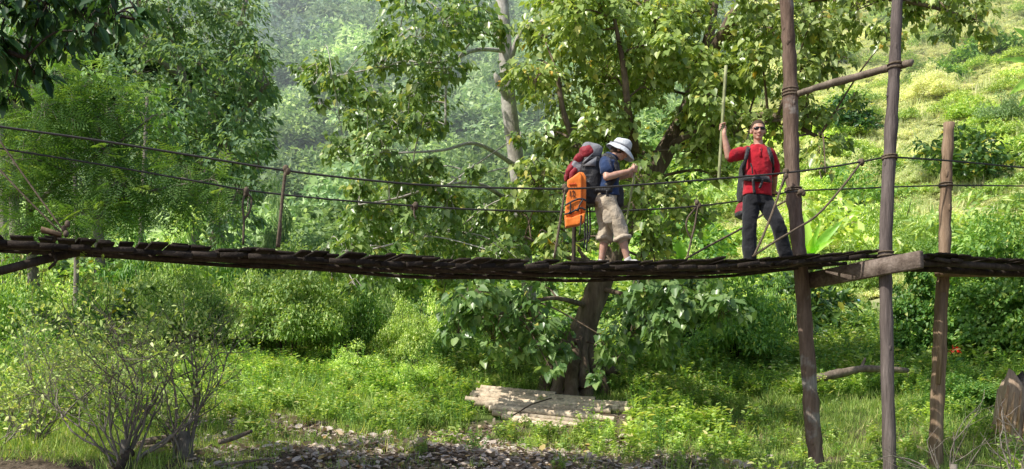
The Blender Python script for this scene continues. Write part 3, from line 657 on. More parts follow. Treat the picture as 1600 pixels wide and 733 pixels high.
cl = jitY([(500,110,28),(540,140,28),(500,160,18),(520,120,24),(600,100,40),(650,60,46),(640,150,40),(700,40,48),(695,110,40),(735,20,42),(560,190,28),(528,230,32),(600,235,42),(560,285,34),(620,305,44),(580,355,40),(650,375,44),(545,395,34),(515,425,22),(600,425,38),(700,325,40),(720,385,42),(672,255,26),(660,190,26),(780,395,38),(760,330,30),(640,0,40),(700,-20,40),(765,50,28),(620,200,28),(585,145,24),(690,440,30),(745,430,30),(650,440,26),(555,445,18),(820,290,20),(740,270,20),(800,305,22),(832,262,24),(818,385,28),(838,425,24),(806,215,16),(655,100,34),(600,55,30),(575,430,30),(690,300,30),(490,135,14),(560,330,28),(630,270,30)], 16.6, 19.3)
foliage_on(cl + behind(cl, 26, 18.9, 20.8), sk, lv, tw, .096, .155, sv=.5)
kid(lv.build('crown', M['fig']), pt); kid(tw.build('trunk', M['pale_trunk'], None, True), pt)

# ================================================================== trees on the left
def generic_tree(name, label, trunk_specs, clumps, leaf, bark, size, tmpl, dens, base, droop=.6, up=.8, group=None, sub=5):
    r = empty(name, base, label, 'tree', group); a = MB(); s = []
    for t in trunk_specs: s += limb(a, t, 8)
    l, tw = MB(), a
    foliage_on(clumps, s, l, tw, size, dens, tmpl, droop, up, sub=sub)
    kid(l.build('crown', M[leaf]), r); kid(tw.build('trunk', M[bark], None, True), r); return r
# dark umbrella-like tree
generic_tree('spreading_tree', 'tall dark tree with spreading limbs and blue green leaves at upper left', 
 [[(345, 470, 33, .26), (335, 330, 33, .2), (318, 220, 33, .14), (290, 130, 32.5, .11), (270, 60, 32, .08), (262, -40, 32, .05)],
  [(318, 220, 33, .15), (345, 130, 32, .11), (368, 60, 31.5, .08), (385, 0, 31, .05)], [(330, 280, 33, .14), (360, 200, 32, .1), (395, 160, 31.5, .06), (420, 130, 31, .04)],
  [(290, 130, 32.5, .12), (245, 90, 31.5, .08), (210, 60, 31, .05)], [(335, 330, 33, .12), (380, 300, 32, .08), (405, 260, 31.5, .05)], [(330, 300, 33, .12), (280, 250, 31.5, .08), (230, 230, 31, .05)]],
 jitY([(260,20,36),(300,40,40),(340,20,40),(380,40,38),(400,90,34),(360,90,40),(310,100,34),(270,90,30),(230,60,36),(405,140,26),(370,140,34),(330,150,34),(290,165,38),(250,140,38),(220,110,36),(340,200,40),(300,215,42),(260,200,40),(380,190,32),(405,180,22),(355,250,42),(310,265,42),(265,260,36),(390,240,32),(400,290,26),(370,300,36),(225,180,38),(225,240,36),(330,310,40),(280,310,36),(350,345,32),(385,340,24),(300,-20,40),(360,-20,40),(230,0,40),(410,110,18),(190,60,34),(180,120,34),(250,60,34),(325,60,30),(240,290,34),(200,330,30),(300,350,34),(350,380,30),(310,240,34)], 29.5, 32.5),
 'blue', 'grey_twig', .19, 'leaf', .17, on_ground(345, 33), sub=8)
# denser dark trees behind it
def massed_tree(px, Y, rpx, rpy, py, leaf, label, n=90, size=.24, trunk='grey_twig'):
    c = at(px, py, Y); b = on_ground(px, Y); root = empty('dense_tree', b, label, 'tree'); a = MB()
    limb(a, [(px + 8, HOR - b.z * F / Y + 4, Y, .22), (px + 3, (py + HOR - b.z * F / Y) / 2, Y, .17), (px, py, Y, .10), (px - 4, py - rpy * .6, Y, .04)], 8); kid(a.build('trunk', M[trunk], None, True), root)
    l = MB(); rx, rz = rpx * Y / F, rpy * Y / F; cc = crown_points(n, (rx, rx * .8, rz), .2, -.75) * .92
    clump_leaves(l, cc + np.array(tuple(c)), rx * .26 * rng.uniform(.6, 1.4, n), 210, size, .7, .5, 'leaf', .4, .8); kid(l.build('crown', M[leaf]), root)
massed_tree(300, 38, 125, 190, 190, 'blue', 'dense dull green tree behind the spreading limbs of the dark tree', 80)
massed_tree(150, 36, 110, 150, 110, 'blue', 'dark green tree rising behind the top of the feathery tree', 70)
massed_tree(20, 34, 110, 170, 180, 'blue', 'dark green tree behind the feathery tree at the far left', 100)
# feathery tree
feath = generic_tree('feathery_tree', 'feathery fine leaved tree with slim grey trunk at far left behind the bridge', 
 [[(55, 560, 22, .09), (50, 440, 22, .085), (46, 330, 22, .075), (55, 220, 22, .06), (50, 120, 22, .04), (40, 20, 22, .03)],
  [(62, 560, 22.1, .08), (58, 450, 22.1, .07), (52, 380, 22, .05)],
  [(47, 330, 22, .05), (110, 270, 21.5, .04), (190, 220, 21, .03), (240, 180, 20.8, .015)], [(48, 360, 22, .05), (130, 330, 21.4, .04), (230, 300, 21, .03), (330, 280, 20.6, .012)], [(54, 230, 22, .04), (100, 170, 21.6, .03), (150, 150, 21.3, .015)], [(50, 300, 22, .04), (10, 250, 21.6, .03), (-30, 220, 21.4, .02)]],
 jitY([(20,180,36),(70,170,40),(120,190,42),(170,180,38),(60,230,42),(110,245,42),(165,235,42),(215,225,30),(20,250,40),(20,310,40),(75,300,42),(130,300,42),(185,290,40),(240,275,34),(290,275,28),(335,285,22),(260,310,34),(310,315,26),(205,330,38),(150,345,38),(90,350,38),(30,360,36),(130,135,30),(90,120,36),(30,120,36),(190,150,22),(345,300,16),(-20,200,40),(-20,290,40)], 19.8, 22.3),
 'frond', 'grey_twig', .55, 'frond', .024, on_ground(55, 22), droop=.25, up=1.2, sub=5)
# slim trunks
def slim(px0, px1, Y, r, label, top):
    o = empty('slim_tree', on_ground(px0, Y), label, 'tree'); a = MB(); s = limb(a, [(px0, 560, Y, r), ((px0 + px1) / 2 + 4, 350, Y, r * .8), (px1, top, Y, r * .5)], 7)
    l, tw = MB(), a
    foliage_on(jitY([(px1, top, 30), (px1 + 25, top + 30, 26), (px1 - 25, top + 25, 26), (px1 + 5, top + 55, 20)], Y - .6, Y + .6), s, l, tw, .2, .03, 'leaf'); kid(l.build('crown', M['bush']), o); kid(tw.build('trunk', M['grey_twig'], None, True), o)
slim(118, 112, 25, .07, 'slim straight tree behind the feathery tree near the left rope', 90)
slim(205, 230, 28, .09, 'slim grey tree leaning right between feathery tree and dark tree', 150)
slim(10, -5, 26, .1, 'slim dark tree at the left edge behind the rail cables', 60)
# shaded boughs overhead at upper left; the tree stands on the bank left of the frame
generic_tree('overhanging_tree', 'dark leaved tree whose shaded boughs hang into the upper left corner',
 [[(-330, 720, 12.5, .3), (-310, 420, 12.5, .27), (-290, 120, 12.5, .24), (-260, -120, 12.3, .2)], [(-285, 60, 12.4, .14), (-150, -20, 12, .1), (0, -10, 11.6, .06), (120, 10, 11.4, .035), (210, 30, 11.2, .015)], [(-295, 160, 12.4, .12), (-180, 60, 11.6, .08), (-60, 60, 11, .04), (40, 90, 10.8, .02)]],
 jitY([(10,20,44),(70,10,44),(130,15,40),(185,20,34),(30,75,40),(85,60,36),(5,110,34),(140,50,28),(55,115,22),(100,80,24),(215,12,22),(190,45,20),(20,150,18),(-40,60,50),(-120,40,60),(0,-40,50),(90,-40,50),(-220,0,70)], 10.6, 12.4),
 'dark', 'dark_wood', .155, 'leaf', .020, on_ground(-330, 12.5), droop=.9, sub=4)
# round dark tree and pale bamboo far up the valley
def far_tree(px, py, Y, rpx, leaf, label, n=40, trunkpx=None, size=.3, tmpl='leaf', name='hillside_tree', zs=1.0, per=90):
    c = at(px, py, Y); r = rpx * Y / F; g = gz(c.x, Y); root = empty(name, (c.x, Y, g), label, 'tree'); a = MB()
    a.tube([(c.x, Y, g - .3), (c.x + .1, Y, (g + c.z) / 2), (c.x, Y, c.z + r * .4)], [.02 * r + .14, .12, .05], 7); kid(a.build('trunk', M['pale_trunk'], None, True), root)
    mb = MB(); cc = crown_points(n, (r, r, r * zs), .1, -.5) * .8; clump_leaves(mb, cc + np.array(tuple(c)), r * .3 * rng.uniform(.7, 1.3, n), per, size, .8, .4, tmpl, .4)
    kid(mb.build('crown', M[leaf]), root)
far_tree(490, 88, 75, 36, 'hazy', 'round dark green tree standing out on the hazy hillside', 60, size=.36)
far_tree(425, 20, 95, 34, 'farlight', 'feathery pale green bamboo clump high on the hazy hillside', 40, size=.7, tmpl='lance', name='bamboo_clump', zs=1.3)
far_tree(474, -12, 88, 22, 'far', 'thin white trunked tree on the hazy slope at the top', 24, size=.4)
far_tree(545, 70, 80, 26, 'far', 'small bluish tree right of the round dark hillside tree', 30, size=.36)
far_tree(585, 20, 100, 34, 'far', 'misty tree at the top of the hillside left of the pale trunk', 40, size=.45)
far_tree(1075, 25, 70, 30, 'farlight', 'yellow green tree glowing between the fig boughs at the top', 40, size=.4)
far_tree(1450, 70, 62, 46, 'hazy', 'shaded tree on top of the sunny hillside right of the near post', 50, size=.3)
far_tree(1580, 40, 60, 60, 'hazy', 'bushy tree at the upper right corner above the sunny hillside', 60, size=.3)
far_tree(1530, 20, 66, 50, 'hazy', 'bushy tree on the ridge behind the hanging leaves at upper right', 50, size=.3)
far_tree(1335, 60, 66, 50, 'hazy', 'ridge tree seen between the leaning post and the near post', 50, size=.3)

M['bush_stem'] = barkmat('banana_stem', [(.3, (.05, .05, .02)), (.7, (.12, .13, .05))], 6)
# ================================================================== banana plants
def banana(px, py, Y, leaves, label, stem=True):
    b = on_ground(px, Y); root = empty('banana_plant', b, label, 'banana plant'); c = at(px, py, Y)
    if stem:
        a = MB(); a.tube([tuple(b - Vector((0, 0, .1))), ((b.x + c.x) / 2, Y, (b.z + c.z) / 2), tuple(c)], [.09, .08, .04], 9); kid(a.build('stem', M['bush_stem'], None, True), root)
    for (tx, ty, wpx, dy) in leaves:
        e = at(tx, ty, Y + dy); ln = (e - c).length; d = (e - c).normalized(); side = d.cross(Vector((0, -1, .35))).normalized(); up = side.cross(d)
        mb = MB(); V = []; n = 12; wd = wpx * Y / F
        for i in range(n + 1):
            t = i / n; wv = wd * .5 * max(.0, math.sin(math.pi * min(1, t ** .75 * .97 + .03))) ** .7
            p = c + d * ln * t + up * (math.sin(t * 2.6) * .10 * ln)
            for s, f in ((-1, 1), (-.5, .6), (0, 0), (.5, .6), (1, 1)):
                V.append(tuple(p + side * wv * s + up * (abs(s) * wv * .35 + .012 * math.sin(i * 2.3 + s * 3))))
        F_ = [(i * 5 + k, i * 5 + k + 1, i * 5 + 6 + k, i * 5 + 5 + k) for i in range(n) for k in range(4)]
        mb.add(V, F_, rng.uniform(.2, .9)); kid(mb.build('leaf', M['banana'], None, True), root)
banana(1262, 402, 23, [(1256, 334, 15, .2), (1272, 366, 14, -.3), (1283, 342, 8, -.2), (1318, 345, 13, -.3), (1306, 374, 10, -.4), (1244, 372, 12, -.2), (1300, 352, 8, .1)], 'bright green banana plant rising behind the leaning post')
banana(1062, 408, 22, [(1060, 373, 20, -.1), (1050, 385, 12, 0), (1074, 382, 12, .1)], 'small banana plant showing above the deck between the hikers')
banana(1488, 200, 47, [(1480, 172, 12, 0), (1494, 168, 14, .2), (1502, 182, 12, -.2), (1472, 190, 10, 0)], 'young banana plant sprouting behind the top of the short post')
banana(1640, 110, 17, [(1580, 45, 22, -.2), (1554, 98, 14, -.4), (1574, 152, 20, -.4), (1590, 170, 16, 0), (1690, 60, 24, 0)], 'large banana plant reaching in at the right edge')
# red poinsettia-like flowers among the leaves
for px, py, label in ((1492, 548, 'red flower cluster among leaves right of the far post'), (1556, 545, 'orange red flower cluster above the tree stump')):
    c = at(px, py, 20.3); g = gz(c.x, 20.3); root = empty('flowering_plant', (c.x, 20.3, g), label, 'flower'); a = MB()
    a.tube([(c.x, 20.3, g), (c.x + .04, 20.3, (g + c.z) / 2), tuple(c)], [.012, .01, .006], 5); kid(a.build('stem', M['bush']), root)
    f = MB(); n = 16; clump_leaves(f, [np.array(tuple(c))], [.06], n, .085, template='leaf'); kid(f.build('petals', leafmat('red_petal', [(0, (.45, .05, .03)), (1, (.60, .12, .05))], trans=.3)), root)
    l = MB(); clump_leaves(l, [np.array(tuple(c)) - (0, 0, .2)], [.22], 40, .17, template='leaf'); kid(l.build('leaves', M['bush']), root)

# ================================================================== bare twiggy shrubs on the near bank
def twig(mb, p, d, ln, r, depth, ends, g):
    n = 5; pts = [p]; q = p; dd = d
    for i in range(n):
        dd = (dd + Vector((g.gauss(0, .14), g.gauss(0, .14), g.gauss(.02, .12)))).normalized(); q = q + dd * ln / n; pts.append(q)
    mb.tube(pts, np.linspace(r, r * .55, n + 1), 6 if depth > 2 else (4 if depth > 0 else 3), g.uniform(0, 1), cap=False)
    if depth == 0: ends.append(q); return
    for k in range(g.choice((2, 3, 3)) if depth > 1 else g.choice((2, 2, 3))):
        i = g.randint(2, n); b = pts[i]; a = Vector((g.gauss(0, 1), g.gauss(0, .8), g.gauss(.15, .7))).normalized()
        twig(mb, b, (dd * 1.0 + a * .75).normalized(), ln * g.uniform(.6, .85), r * .55, depth - 1, ends, g)
def bare_shrub(px, py, Y, stems, label, seed, leafn=0, r0=.035, name='bare_shrub', depth=3):
    g = random.Random(seed); b = at(px, py, Y); b.z = min(b.z, gz(b.x, Y) + .1) ; root = empty(name, b, label, 'shrub'); mb = MB(); ends = []
    for (tx, ty, dy) in stems:
        e = at(tx, ty, Y + dy); v = e - b; st = b + Vector((g.gauss(0, .05), g.gauss(0, .05), -.08))
        twig(mb, st, v.normalized(), v.length * .60, r0 * g.uniform(.6, 1.1), depth, ends, g)
    mb.tube([b - Vector((0, 0, .2)), b + Vector((0, 0, .20))], [r0 * 4.6, r0 * 2.6], 9, .1, jitter=.1)
    kid(mb.build('stems', M['grey_twig'], None, True), root)
    if leafn:
        E = np.array([tuple(e) for e in ends]); P = E[rng.integers(0, len(E), leafn)] + rng.normal(0, .07, (leafn, 3)); l = MB()
        l.leaves(P, rdir(leafn) + np.array((0, 0, -.3)), rdir(leafn) + np.array((0, 0, 1)), rng.uniform(.03, .075, leafn), rng.uniform(.3, 1, leafn), 'leaf'); kid(l.build('leaves', M['vine']), root)
    return root
bare_shrub(195, 702, 11.4, [(20, 590, .3), (70, 540, -.2), (110, 560, .6), (140, 500, 0), (170, 480, .4), (195, 510, -.4), (215, 490, .3), (250, 520, 0), (280, 500, .4), (320, 510, -.2), (345, 530, .2), (120, 640, -.4), (90, 600, .6), (230, 560, -.5), (300, 560, .5), (235, 480, .2)], 'large leafless grey shrub with many thin twigs on the near bank', 21, 2200, .017, depth=4)
bare_shrub(60, 705, 12.2, [(-40, 560, 0), (0, 540, .3), (40, 560, -.3), (75, 580, .2), (110, 600, .3), (-20, 620, -.3), (60, 620, 0)], 'tangled bare shrub left of the large leafless shrub', 22, 900, .014, depth=4)
bare_shrub(-20, 720, 11.6, [(-60, 600, 0), (-10, 590, .3), (30, 600, -.2), (60, 640, .2), (20, 660, 0)], 'dark tangle of bare twigs at the lower left edge', 23, 300, .016, depth=4)
bare_shrub(288, 690, 11.9, [(275, 640, 0), (285, 630, .1), (268, 655, .1), (300, 600, .2), (330, 540, .3), (345, 510, .4)], 'small broken bare shrub standing right of the large leafless one', 24, 160, .024)
bare_shrub(1490, 722, 12.9, [(1420, 660, 0), (1470, 610, .2), (1500, 600, .2), (1540, 640, 0), (1450, 640, -.1), (1400, 690, .1)], 'dry brown twigs around the foot of the far post', 25, 0, .014, depth=2)
bare_shrub(1600, 725, 12.9, [(1570, 640, 0), (1590, 610, .2), (1620, 640, .2), (1540, 690, 0), (1560, 670, .1)], 'dead bent twigs beside the tree stump', 26, 0, .016, depth=2)

# ================================================================== dead wood on the ground
def fallen(spec, label, mat='dead_wood', name='fallen_branch', cat='branch', side=None):
    a = MB(); pts = limb(a, spec, 8, jit=.06); c = pts[0][0]
    if side:
        for s in side: limb(a, s, 6)
    o = a.build(name, M[mat], None, True); tag(o, label, cat); return o
fallen([(1272, 592, 18.2, .07), (1310, 584, 18.3, .075), (1345, 577, 18.4, .06), (1385, 577, 18.5, .055), (1418, 579, 18.6, .045)], 'bare grey dead branch lying level behind the two front posts', side=[[(1345, 577, 18.4, .04), (1352, 560, 18.5, .02)]])
fallen([(215, 697, 12.0, .05), (245, 688, 12.1, .05), (285, 684, 12.2, .045)], 'thick grey dead limb lying at the foot of the bare shrub', side=[[(222, 700, 11.95, .03), (262, 697, 12, .02), (300, 712, 12, .012)]])
fallen([(342, 691, 12.4, .03), (365, 685, 12.5, .028), (394, 673, 12.6, .02)], 'short grey stick lying on the grass right of the bare shrub')
fallen([(948, 575, 22, .1), (990, 574, 22.2, .1), (1030, 576, 22.4, .09)], 'shaded brown log lying behind the fig trunk', name='fallen_log', cat='log')
fallen([(1034, 577, 21, .06), (1060, 577, 21, .06), (1100, 580, 21.2, .05)], 'pale cut log end lying in the shade right of the fig', name='fallen_log', cat='log')
fallen([(185, 735, 11.2, .05), (192, 720, 11.3, .055), (205, 705, 11.4, .05)], 'short dark root log at the bottom below the bare shrub', 'dark_wood', name='fallen_log', cat='log')
fallen([(330, 728, 11.7, .012), (380, 722, 11.8, .014), (430, 716, 11.9, .01)], 'thin dry stick on the bare soil at the bottom left', name='dry_stick', cat='stick')
# stump
def stump():
    b = on_ground(1578, 15.6); root = empty('tree_stump', b, 'broken weathered tree stump with splintered orange wood at the right edge', 'tree stump')
    a = MB(); n = 16; rings = []
    top = at(1578, 592, 15.6).z
    for i in range(9):
        t = i / 8; z = b.z - .1 + (top - b.z + .1) * t; ring = []
        for k in range(n):
            an = 2 * math.pi * k / n; r = (.27 - .11 * t) * (1 + .16 * math.sin(an * 3 + 1) + .10 * math.sin(an * 5 + t * 2) + .05 * rng.standard_normal())
            zz = z + (.10 * math.sin(an * 2) + .06 * math.sin(an * 5)) * (t > .99)
            ring.append((b.x + .05 * t + r * math.cos(an), b.y + r * math.sin(an), zz))
        rings.append(ring)
    a.loft(rings); kid(a.build('bark', barkmat('stump_bark', [(.25, (.26, .18, .125)), (.5, (.48, .36, .26)), (.75, (.62, .50, .38))], 7, (1, 1, .12), bs=1.0, bd=.04)), root)
    sp = MB()
    for k in range(22):
        an = rng.uniform(math.pi * 1.0, math.pi * 1.9); h0 = rng.uniform(.05, .4); h1 = rng.uniform(.5, .95); r = .25 - .1 * h1
        p0 = (b.x + (.27 - .1 * h0) * math.cos(an), b.y + (.27 - .1 * h0) * math.sin(an) - .02, b.z + (top - b.z) * h0)
        p1 = (b.x + .05 + (r + .03) * math.cos(an + .1), b.y + (r + .03) * math.sin(an + .1) - .02, b.z + (top - b.z) * h1)
        sp.tube([p0, p1], [.022, .012], 5, rng.uniform(0, 1))
    kid(sp.build('splinters', barkmat('split_wood', [(.3, (.36, .21, .11)), (.7, (.66, .46, .28))], 12, (1, 1, .2))), root)
    s2 = MB(); c = b + Vector((.26, .1, 0)); s2.tube([c - Vector((0, 0, .1)), c + Vector((.02, 0, .5)), c + Vector((.05, 0, .72))], [.2, .16, .12], 11, jitter=.08); kid(s2.build('side_stem', M['dead_wood'], None, True), root)
stump()
# small white topped marker in the clearing
o = empty('marker_post', on_ground(1342, 30), 'thin white marker post with blue top in the sunny clearing', 'post'); b = Vector(o.location); t_ = at(1340, 468, 30).z
a = MB(); a.tube([tuple(b), (b.x, b.y, b.z + (t_ - b.z) * .7)], [.04, .035], 8); kid(a.build('post', plainmat('white_paint', (.7, .7, .66))), o)
a = MB(); a.tube([(b.x, b.y, b.z + (t_ - b.z) * .7), (b.x, b.y, t_)], [.05, .05], 8); kid(a.build('cap', plainmat('blue_paint', (.18, .36, .55))), o)

# ================================================================== the pile of bamboo
bam = barkmat('bamboo_skin', [(.3, (.44, .34, .24)), (.55, (.70, .58, .43)), (.8, (.80, .71, .58))], 5, (1, 1, 1), bs=.15, bd=.01, rough=.6, patches=(5, (.30, .24, .17), .58), vary=.42)
bam_end_shade = plainmat('bamboo_hollow_shade', (.05, .035, .025))  # near-black disc colour paints the shade inside the tubes
poles = [ # left end px,py ; right end px,py ; Y ; radius
 (752,609,868,620,18.1,.05,'long pole at the very back of the bamboo pile, furthest up the bank'), (745,614,905,627,17.9,.055,'pole second from the back of the bamboo pile'),
 (738,618,930,628,17.75,.055,'bamboo pole with several dark bands near the back of the pile'), (735,622,980,636,17.6,.06,'longest upper bamboo pole with its right end against the green weeds'),
 (748,628,968,640,17.45,.055,'upper middle bamboo pole resting on the crest of the pile'), (742,633,955,648,17.3,.055,'middle bamboo pole ending in a dark open tube'),
 (760,636,925,652,17.15,.058,'bright bamboo pole in the sunny front face of the pile'), (765,641,938,655,17.05,.05,'slim bamboo pole low in the front face'),
 (770,648,918,664,16.9,.052,'lower front bamboo pole ending short at the right'), (785,654,905,668,16.8,.045,'lowest front bamboo pole half sunk in leaves'),
 (880,632,985,650,17.35,.05,'short bamboo pole sticking out at the right end of the pile'), (900,640,1008,652,17.55,.045,'short bamboo pole reaching furthest right into the weeds'),
 (780,625,912,634,17.62,.05,'smooth bamboo pole lying across the top of the pile'), (800,660,880,671,16.65,.04,'short bamboo offcut in front of the pile'),
 (760,618,890,624,17.85,.04,'thin greyish bamboo pole wedged near the back of the pile'), (790,630,945,643,17.38,.042,'thin bamboo pole filling the gap in the middle of the pile'),
 (775,640,960,659,16.98,.05,'stained bamboo pole just above the lowest front pole'), (728,626,860,640,17.45,.045,'bamboo pole whose left end sticks out furthest into the herbs')]
for (x0, y0, x1, y1, Y, r, lab) in poles:
    p0, p1 = at(x0, y0 - 3, Y + .25), at(x1, y1 - 3, Y - .15); p0.z = max(p0.z, gz(p0.x, p0.y) + r * .7); p1.z = max(p1.z, gz(p1.x, p1.y) + r * .7); o = empty('bamboo_pole', (p0 + p1) / 2, lab, 'bamboo pole', 'cut bamboo poles piled in front of the fig tree')
    a = MB(); ln = (p1 - p0).length; pts = []; rr = []; nn = int(ln / .28)
    for i in range(nn):
        for t, k in ((0.0, 1.10), (.06, 1.0), (.5, .985), (.94, 1.0)):
            pts.append(p0 + (p1 - p0) * ((i + t) / nn)); rr.append(r * k)
    pts.append(p1); rr.append(r); a.tube(pts, rr, 10, rng.uniform(0, 1), cap=True); kid(a.build('culm', bam, None, True), o)
    d = (p1 - p0).normalized(); e = MB(); e.tube([p1 + d * .002, p1 + d * .004], [r * .8, r * .8], 10); kid(e.build('hollow_shade_disc', bam_end_shade), o)
st = MB(); st.tube([at(800, 650, 16.75), at(830, 632, 17.0), at(862, 622, 17.3)], [.012, .012, .009], 6); tag(st.build('dry_stick', M['dark_wood'], None, True), 'thin dark stick leaning across the bamboo pile', 'stick')
# ================================================================== the suspended footbridge
TH = R(22); AX = Vector((math.cos(TH), math.sin(TH), 0)); CR = Vector((-math.sin(TH), math.cos(TH), 0))
N0 = Vector(((1385 - 800) * 13.6 / F, 13.75, 0))
def near_t(px):
    s = (px - 800) / F; return (s * N0.y - N0.x) / (AX.x - s * AX.y)
def near_Y(px): return N0.y + near_t(px) * AX.y
TOPS = [(-260, 352), (-100, 360), (0, 366), (100, 371), (200, 379), (300, 383), (400, 387), (500, 393), (600, 399), (700, 403), (800, 405), (900, 406), (1000, 407), (1100, 406), (1200, 402), (1300, 394), (1390, 388)]
ts = [near_t(p) for p, _ in TOPS]; zs = [(HOR - y) * near_Y(p) / F for p, y in TOPS]
def deck_z(t): return float(np.interp(t, ts, zs))
def deck_smooth(t): return sum(deck_z(t + d) for d in (-.4, -.2, 0, .2, .4)) / 5
DW = 1.12
def roll(t): return .11 * min(1, max(0, (-t - 4) / 6))          # the deck hangs a little twisted towards its left end
def deck_pt(t, c, dz=0): p = N0 + AX * t + CR * c; return Vector((p.x, p.y, deck_smooth(t) + roll(t) * c / DW + dz))
M['deck'] = barkmat('deck_board', [(.3, (.022, .017, .014)), (.6, (.055, .043, .034)), (.8, (.11, .09, .072))], 9, (1, 1, 1), bs=.8, vary=.6)
M['post'] = barkmat('post_bark', [(.25, (.085, .055, .04)), (.5, (.20, .138, .105)), (.75, (.33, .25, .20))], 7, (1, 1, .16), bs=.9, bd=.03, patches=(2.2, (.33, .30, .27), .60))
M['grey_post'] = barkmat('grey_post', [(.25, (.085, .068, .062)), (.5, (.165, .135, .125)), (.75, (.26, .22, .205))], 10, (1, 1, .10), bs=.9, bd=.03)
M['split_post'] = barkmat('split_post', [(.25, (.13, .085, .055)), (.5, (.29, .20, .13)), (.75, (.42, .31, .22))], 8, (1, 1, .10), bs=.8, bd=.025)
M['beam'] = barkmat('sawn_beam', [(.25, (.085, .062, .05)), (.5, (.19, .148, .12)), (.75, (.31, .255, .215))], 8, (.3, 1, 1), bs=.6)
M['cable'] = plainmat('steel_cable', (.075, .07, .065), .6, .3, nscale=60)
M['rope'] = barkmat('old_rope', [(.3, (.10, .075, .05)), (.7, (.24, .19, .14))], 30, (1, 1, 1), bs=.5)
br = empty('footbridge', deck_pt(-5, .5), 'old suspended wooden footbridge with cable handrails and tall post supports crossing the whole picture', 'footbridge')
basis = Matrix((AX, CR, Vector((0, 0, 1)))).transposed()
def deck(t0, t1, name, zf, mat, mb=None):
    mb = mb or MB(); t = t0; g = random.Random(9)
    while t < t1:
        wd = g.choice((.10, .13, .15, .17, .19)) * g.uniform(.85, 1.15); over = g.uniform(-.05, .09); o2 = g.uniform(-.05, .08)
        lift = g.choice((0, 0, .005, .010, .016)); slope = (zf(t + .3) - zf(t - .3)) / .6
        Mx = basis @ Matrix.Rotation(-math.atan(slope), 3, 'Y') @ Matrix.Rotation(g.gauss(0, .035), 3, 'Y') @ Matrix.Rotation(g.gauss(0, .03), 3, 'Z') @ Matrix.Rotation(math.atan(roll(t) / DW) + g.gauss(0, .012), 3, 'X')
        c0, c1 = -over, DW + o2; p = N0 + AX * (t + wd / 2) + CR * ((c0 + c1) / 2); z = zf(t + wd / 2) + roll(t) * .5 - .018 + lift
        mb.box((p.x, p.y, z), (wd / 2 - .004, (c1 - c0) / 2, .011), Mx, g.uniform(0, 1), bev=.003)
        if g.random() < .22:      # a second board nailed over the worn one
            mb.box((p.x + g.uniform(-.06, .06), p.y, z + .022), (wd / 2 * g.uniform(.6, 1), (c1 - c0) / 2 * g.uniform(.8, 1.0), .008), Mx, g.uniform(0, 1), bev=.003)
        t += wd + g.choice((.004, .012, .02, .035, .05))
    kid(mb.build(name, mat), br)
mb = MB(); g = random.Random(4)
for i in range(46):
    t = near_t(-200) + i * .27; c = g.uniform(-.02, .03)
    a, b = deck_pt(t, c, -.085), deck_pt(t + g.uniform(.16, .3), c + g.uniform(-.02, .02), -.085 + g.uniform(-.02, .02)); d = (b - a)
    Mx = Matrix((d.normalized(), CR, d.normalized().cross(CR))).transposed(); mb.box(tuple((a + b) / 2), (d.length / 2, .014, .024), Mx, g.uniform(0, 1), bev=.005)
deck(near_t(-260), -.02, 'deck', deck_smooth, M['deck'], mb)
# lengthwise bearers under the boards: cables and split bamboo
for c, r_ in ((.06, .022), (.32, .02), (.56, .025), (.82, .02), (1.06, .022)):
    mb = MB(); tt = np.linspace(near_t(-260), -.1, 40); mb.tube([deck_pt(t, c, -.055 - r_ + .012 * math.sin(t * 3 + c * 9)) for t in tt], r_, 6, rng.uniform(0, 1)); kid(mb.build('bearer', M['dark_wood'], None, True), br)
# walkway that goes on to the bank at the right
Z2 = [(0.12, (HOR - 392) * 13.6 / F), (1.0, (HOR - 397) * near_Y(1480) / F), (2.4, (HOR - 403) * 14.5 / F), (4, (HOR - 408) * 15.1 / F), (9, (HOR - 412) * 17.0 / F)]
def z2(t): return float(np.interp(t, [a for a, _ in Z2], [b for _, b in Z2]))
deck(.16, 8.5, 'approach_deck', z2, M['deck'])
for c in (.10, .55):
    mb = MB(); a, b = N0 + AX * .2 + CR * c, N0 + AX * 8.5 + CR * c; d = b - a
    mb.tube([(p := a + d * k).to_tuple()[:2] + (z2(.2 + 8.3 * k) - .10,) for k in np.linspace(0, 1, 9)], .045, 8, .3); kid(mb.build('bearer', M['dark_wood'], None, True), br)
def post(spec, name, mat, label, sides=14, flat=None):
    mb = MB(); pts = catmull([tuple(at(a, b, c)) for a, b, c, _ in spec], 8); rr = np.interp(np.linspace(0, len(spec) - 1, len(pts)), range(len(spec)), [s[3] for s in spec])
    rr = rr * (1 + .045 * np.sin(np.arange(len(rr)) * 1.7) + .03 * rng.standard_normal(len(rr)))
    mb.tube(pts, rr, sides, .5, jitter=.03)
    for q in range(9):
        i = int(rng.integers(2, len(pts) - 2)); an = rng.uniform(3.3, 6.1); r = rr[i]; c = np.array(pts[i]) + np.array((math.cos(an), math.sin(an), 0)) * r * .86
        mb.ellipsoid(tuple(c), (r * .28, r * .28, r * rng.uniform(.35, .9)), None, 8, 6, rng.uniform(0, .5))
    o = kid(mb.build(name, M[mat], None, True), br); tag(o, label); return o
post([(1284, 775, 14.28, 0.1032), (1272, 690, 14.3, 0.1015), (1262, 560, 14.32, 0.0989), (1253, 440, 14.32, 0.0963), (1248, 385, 14.32, 0.0903), (1239, 290, 14.32, 0.0929), (1236, 200, 14.32, 0.0989), (1234, 100, 14.32, 0.0912), (1229, 10, 14.32, 0.0843), (1222, -120, 14.32, 0.0774)], 'post', 'post', 'leaning reddish brown post behind the deck beside the red shirted hiker')
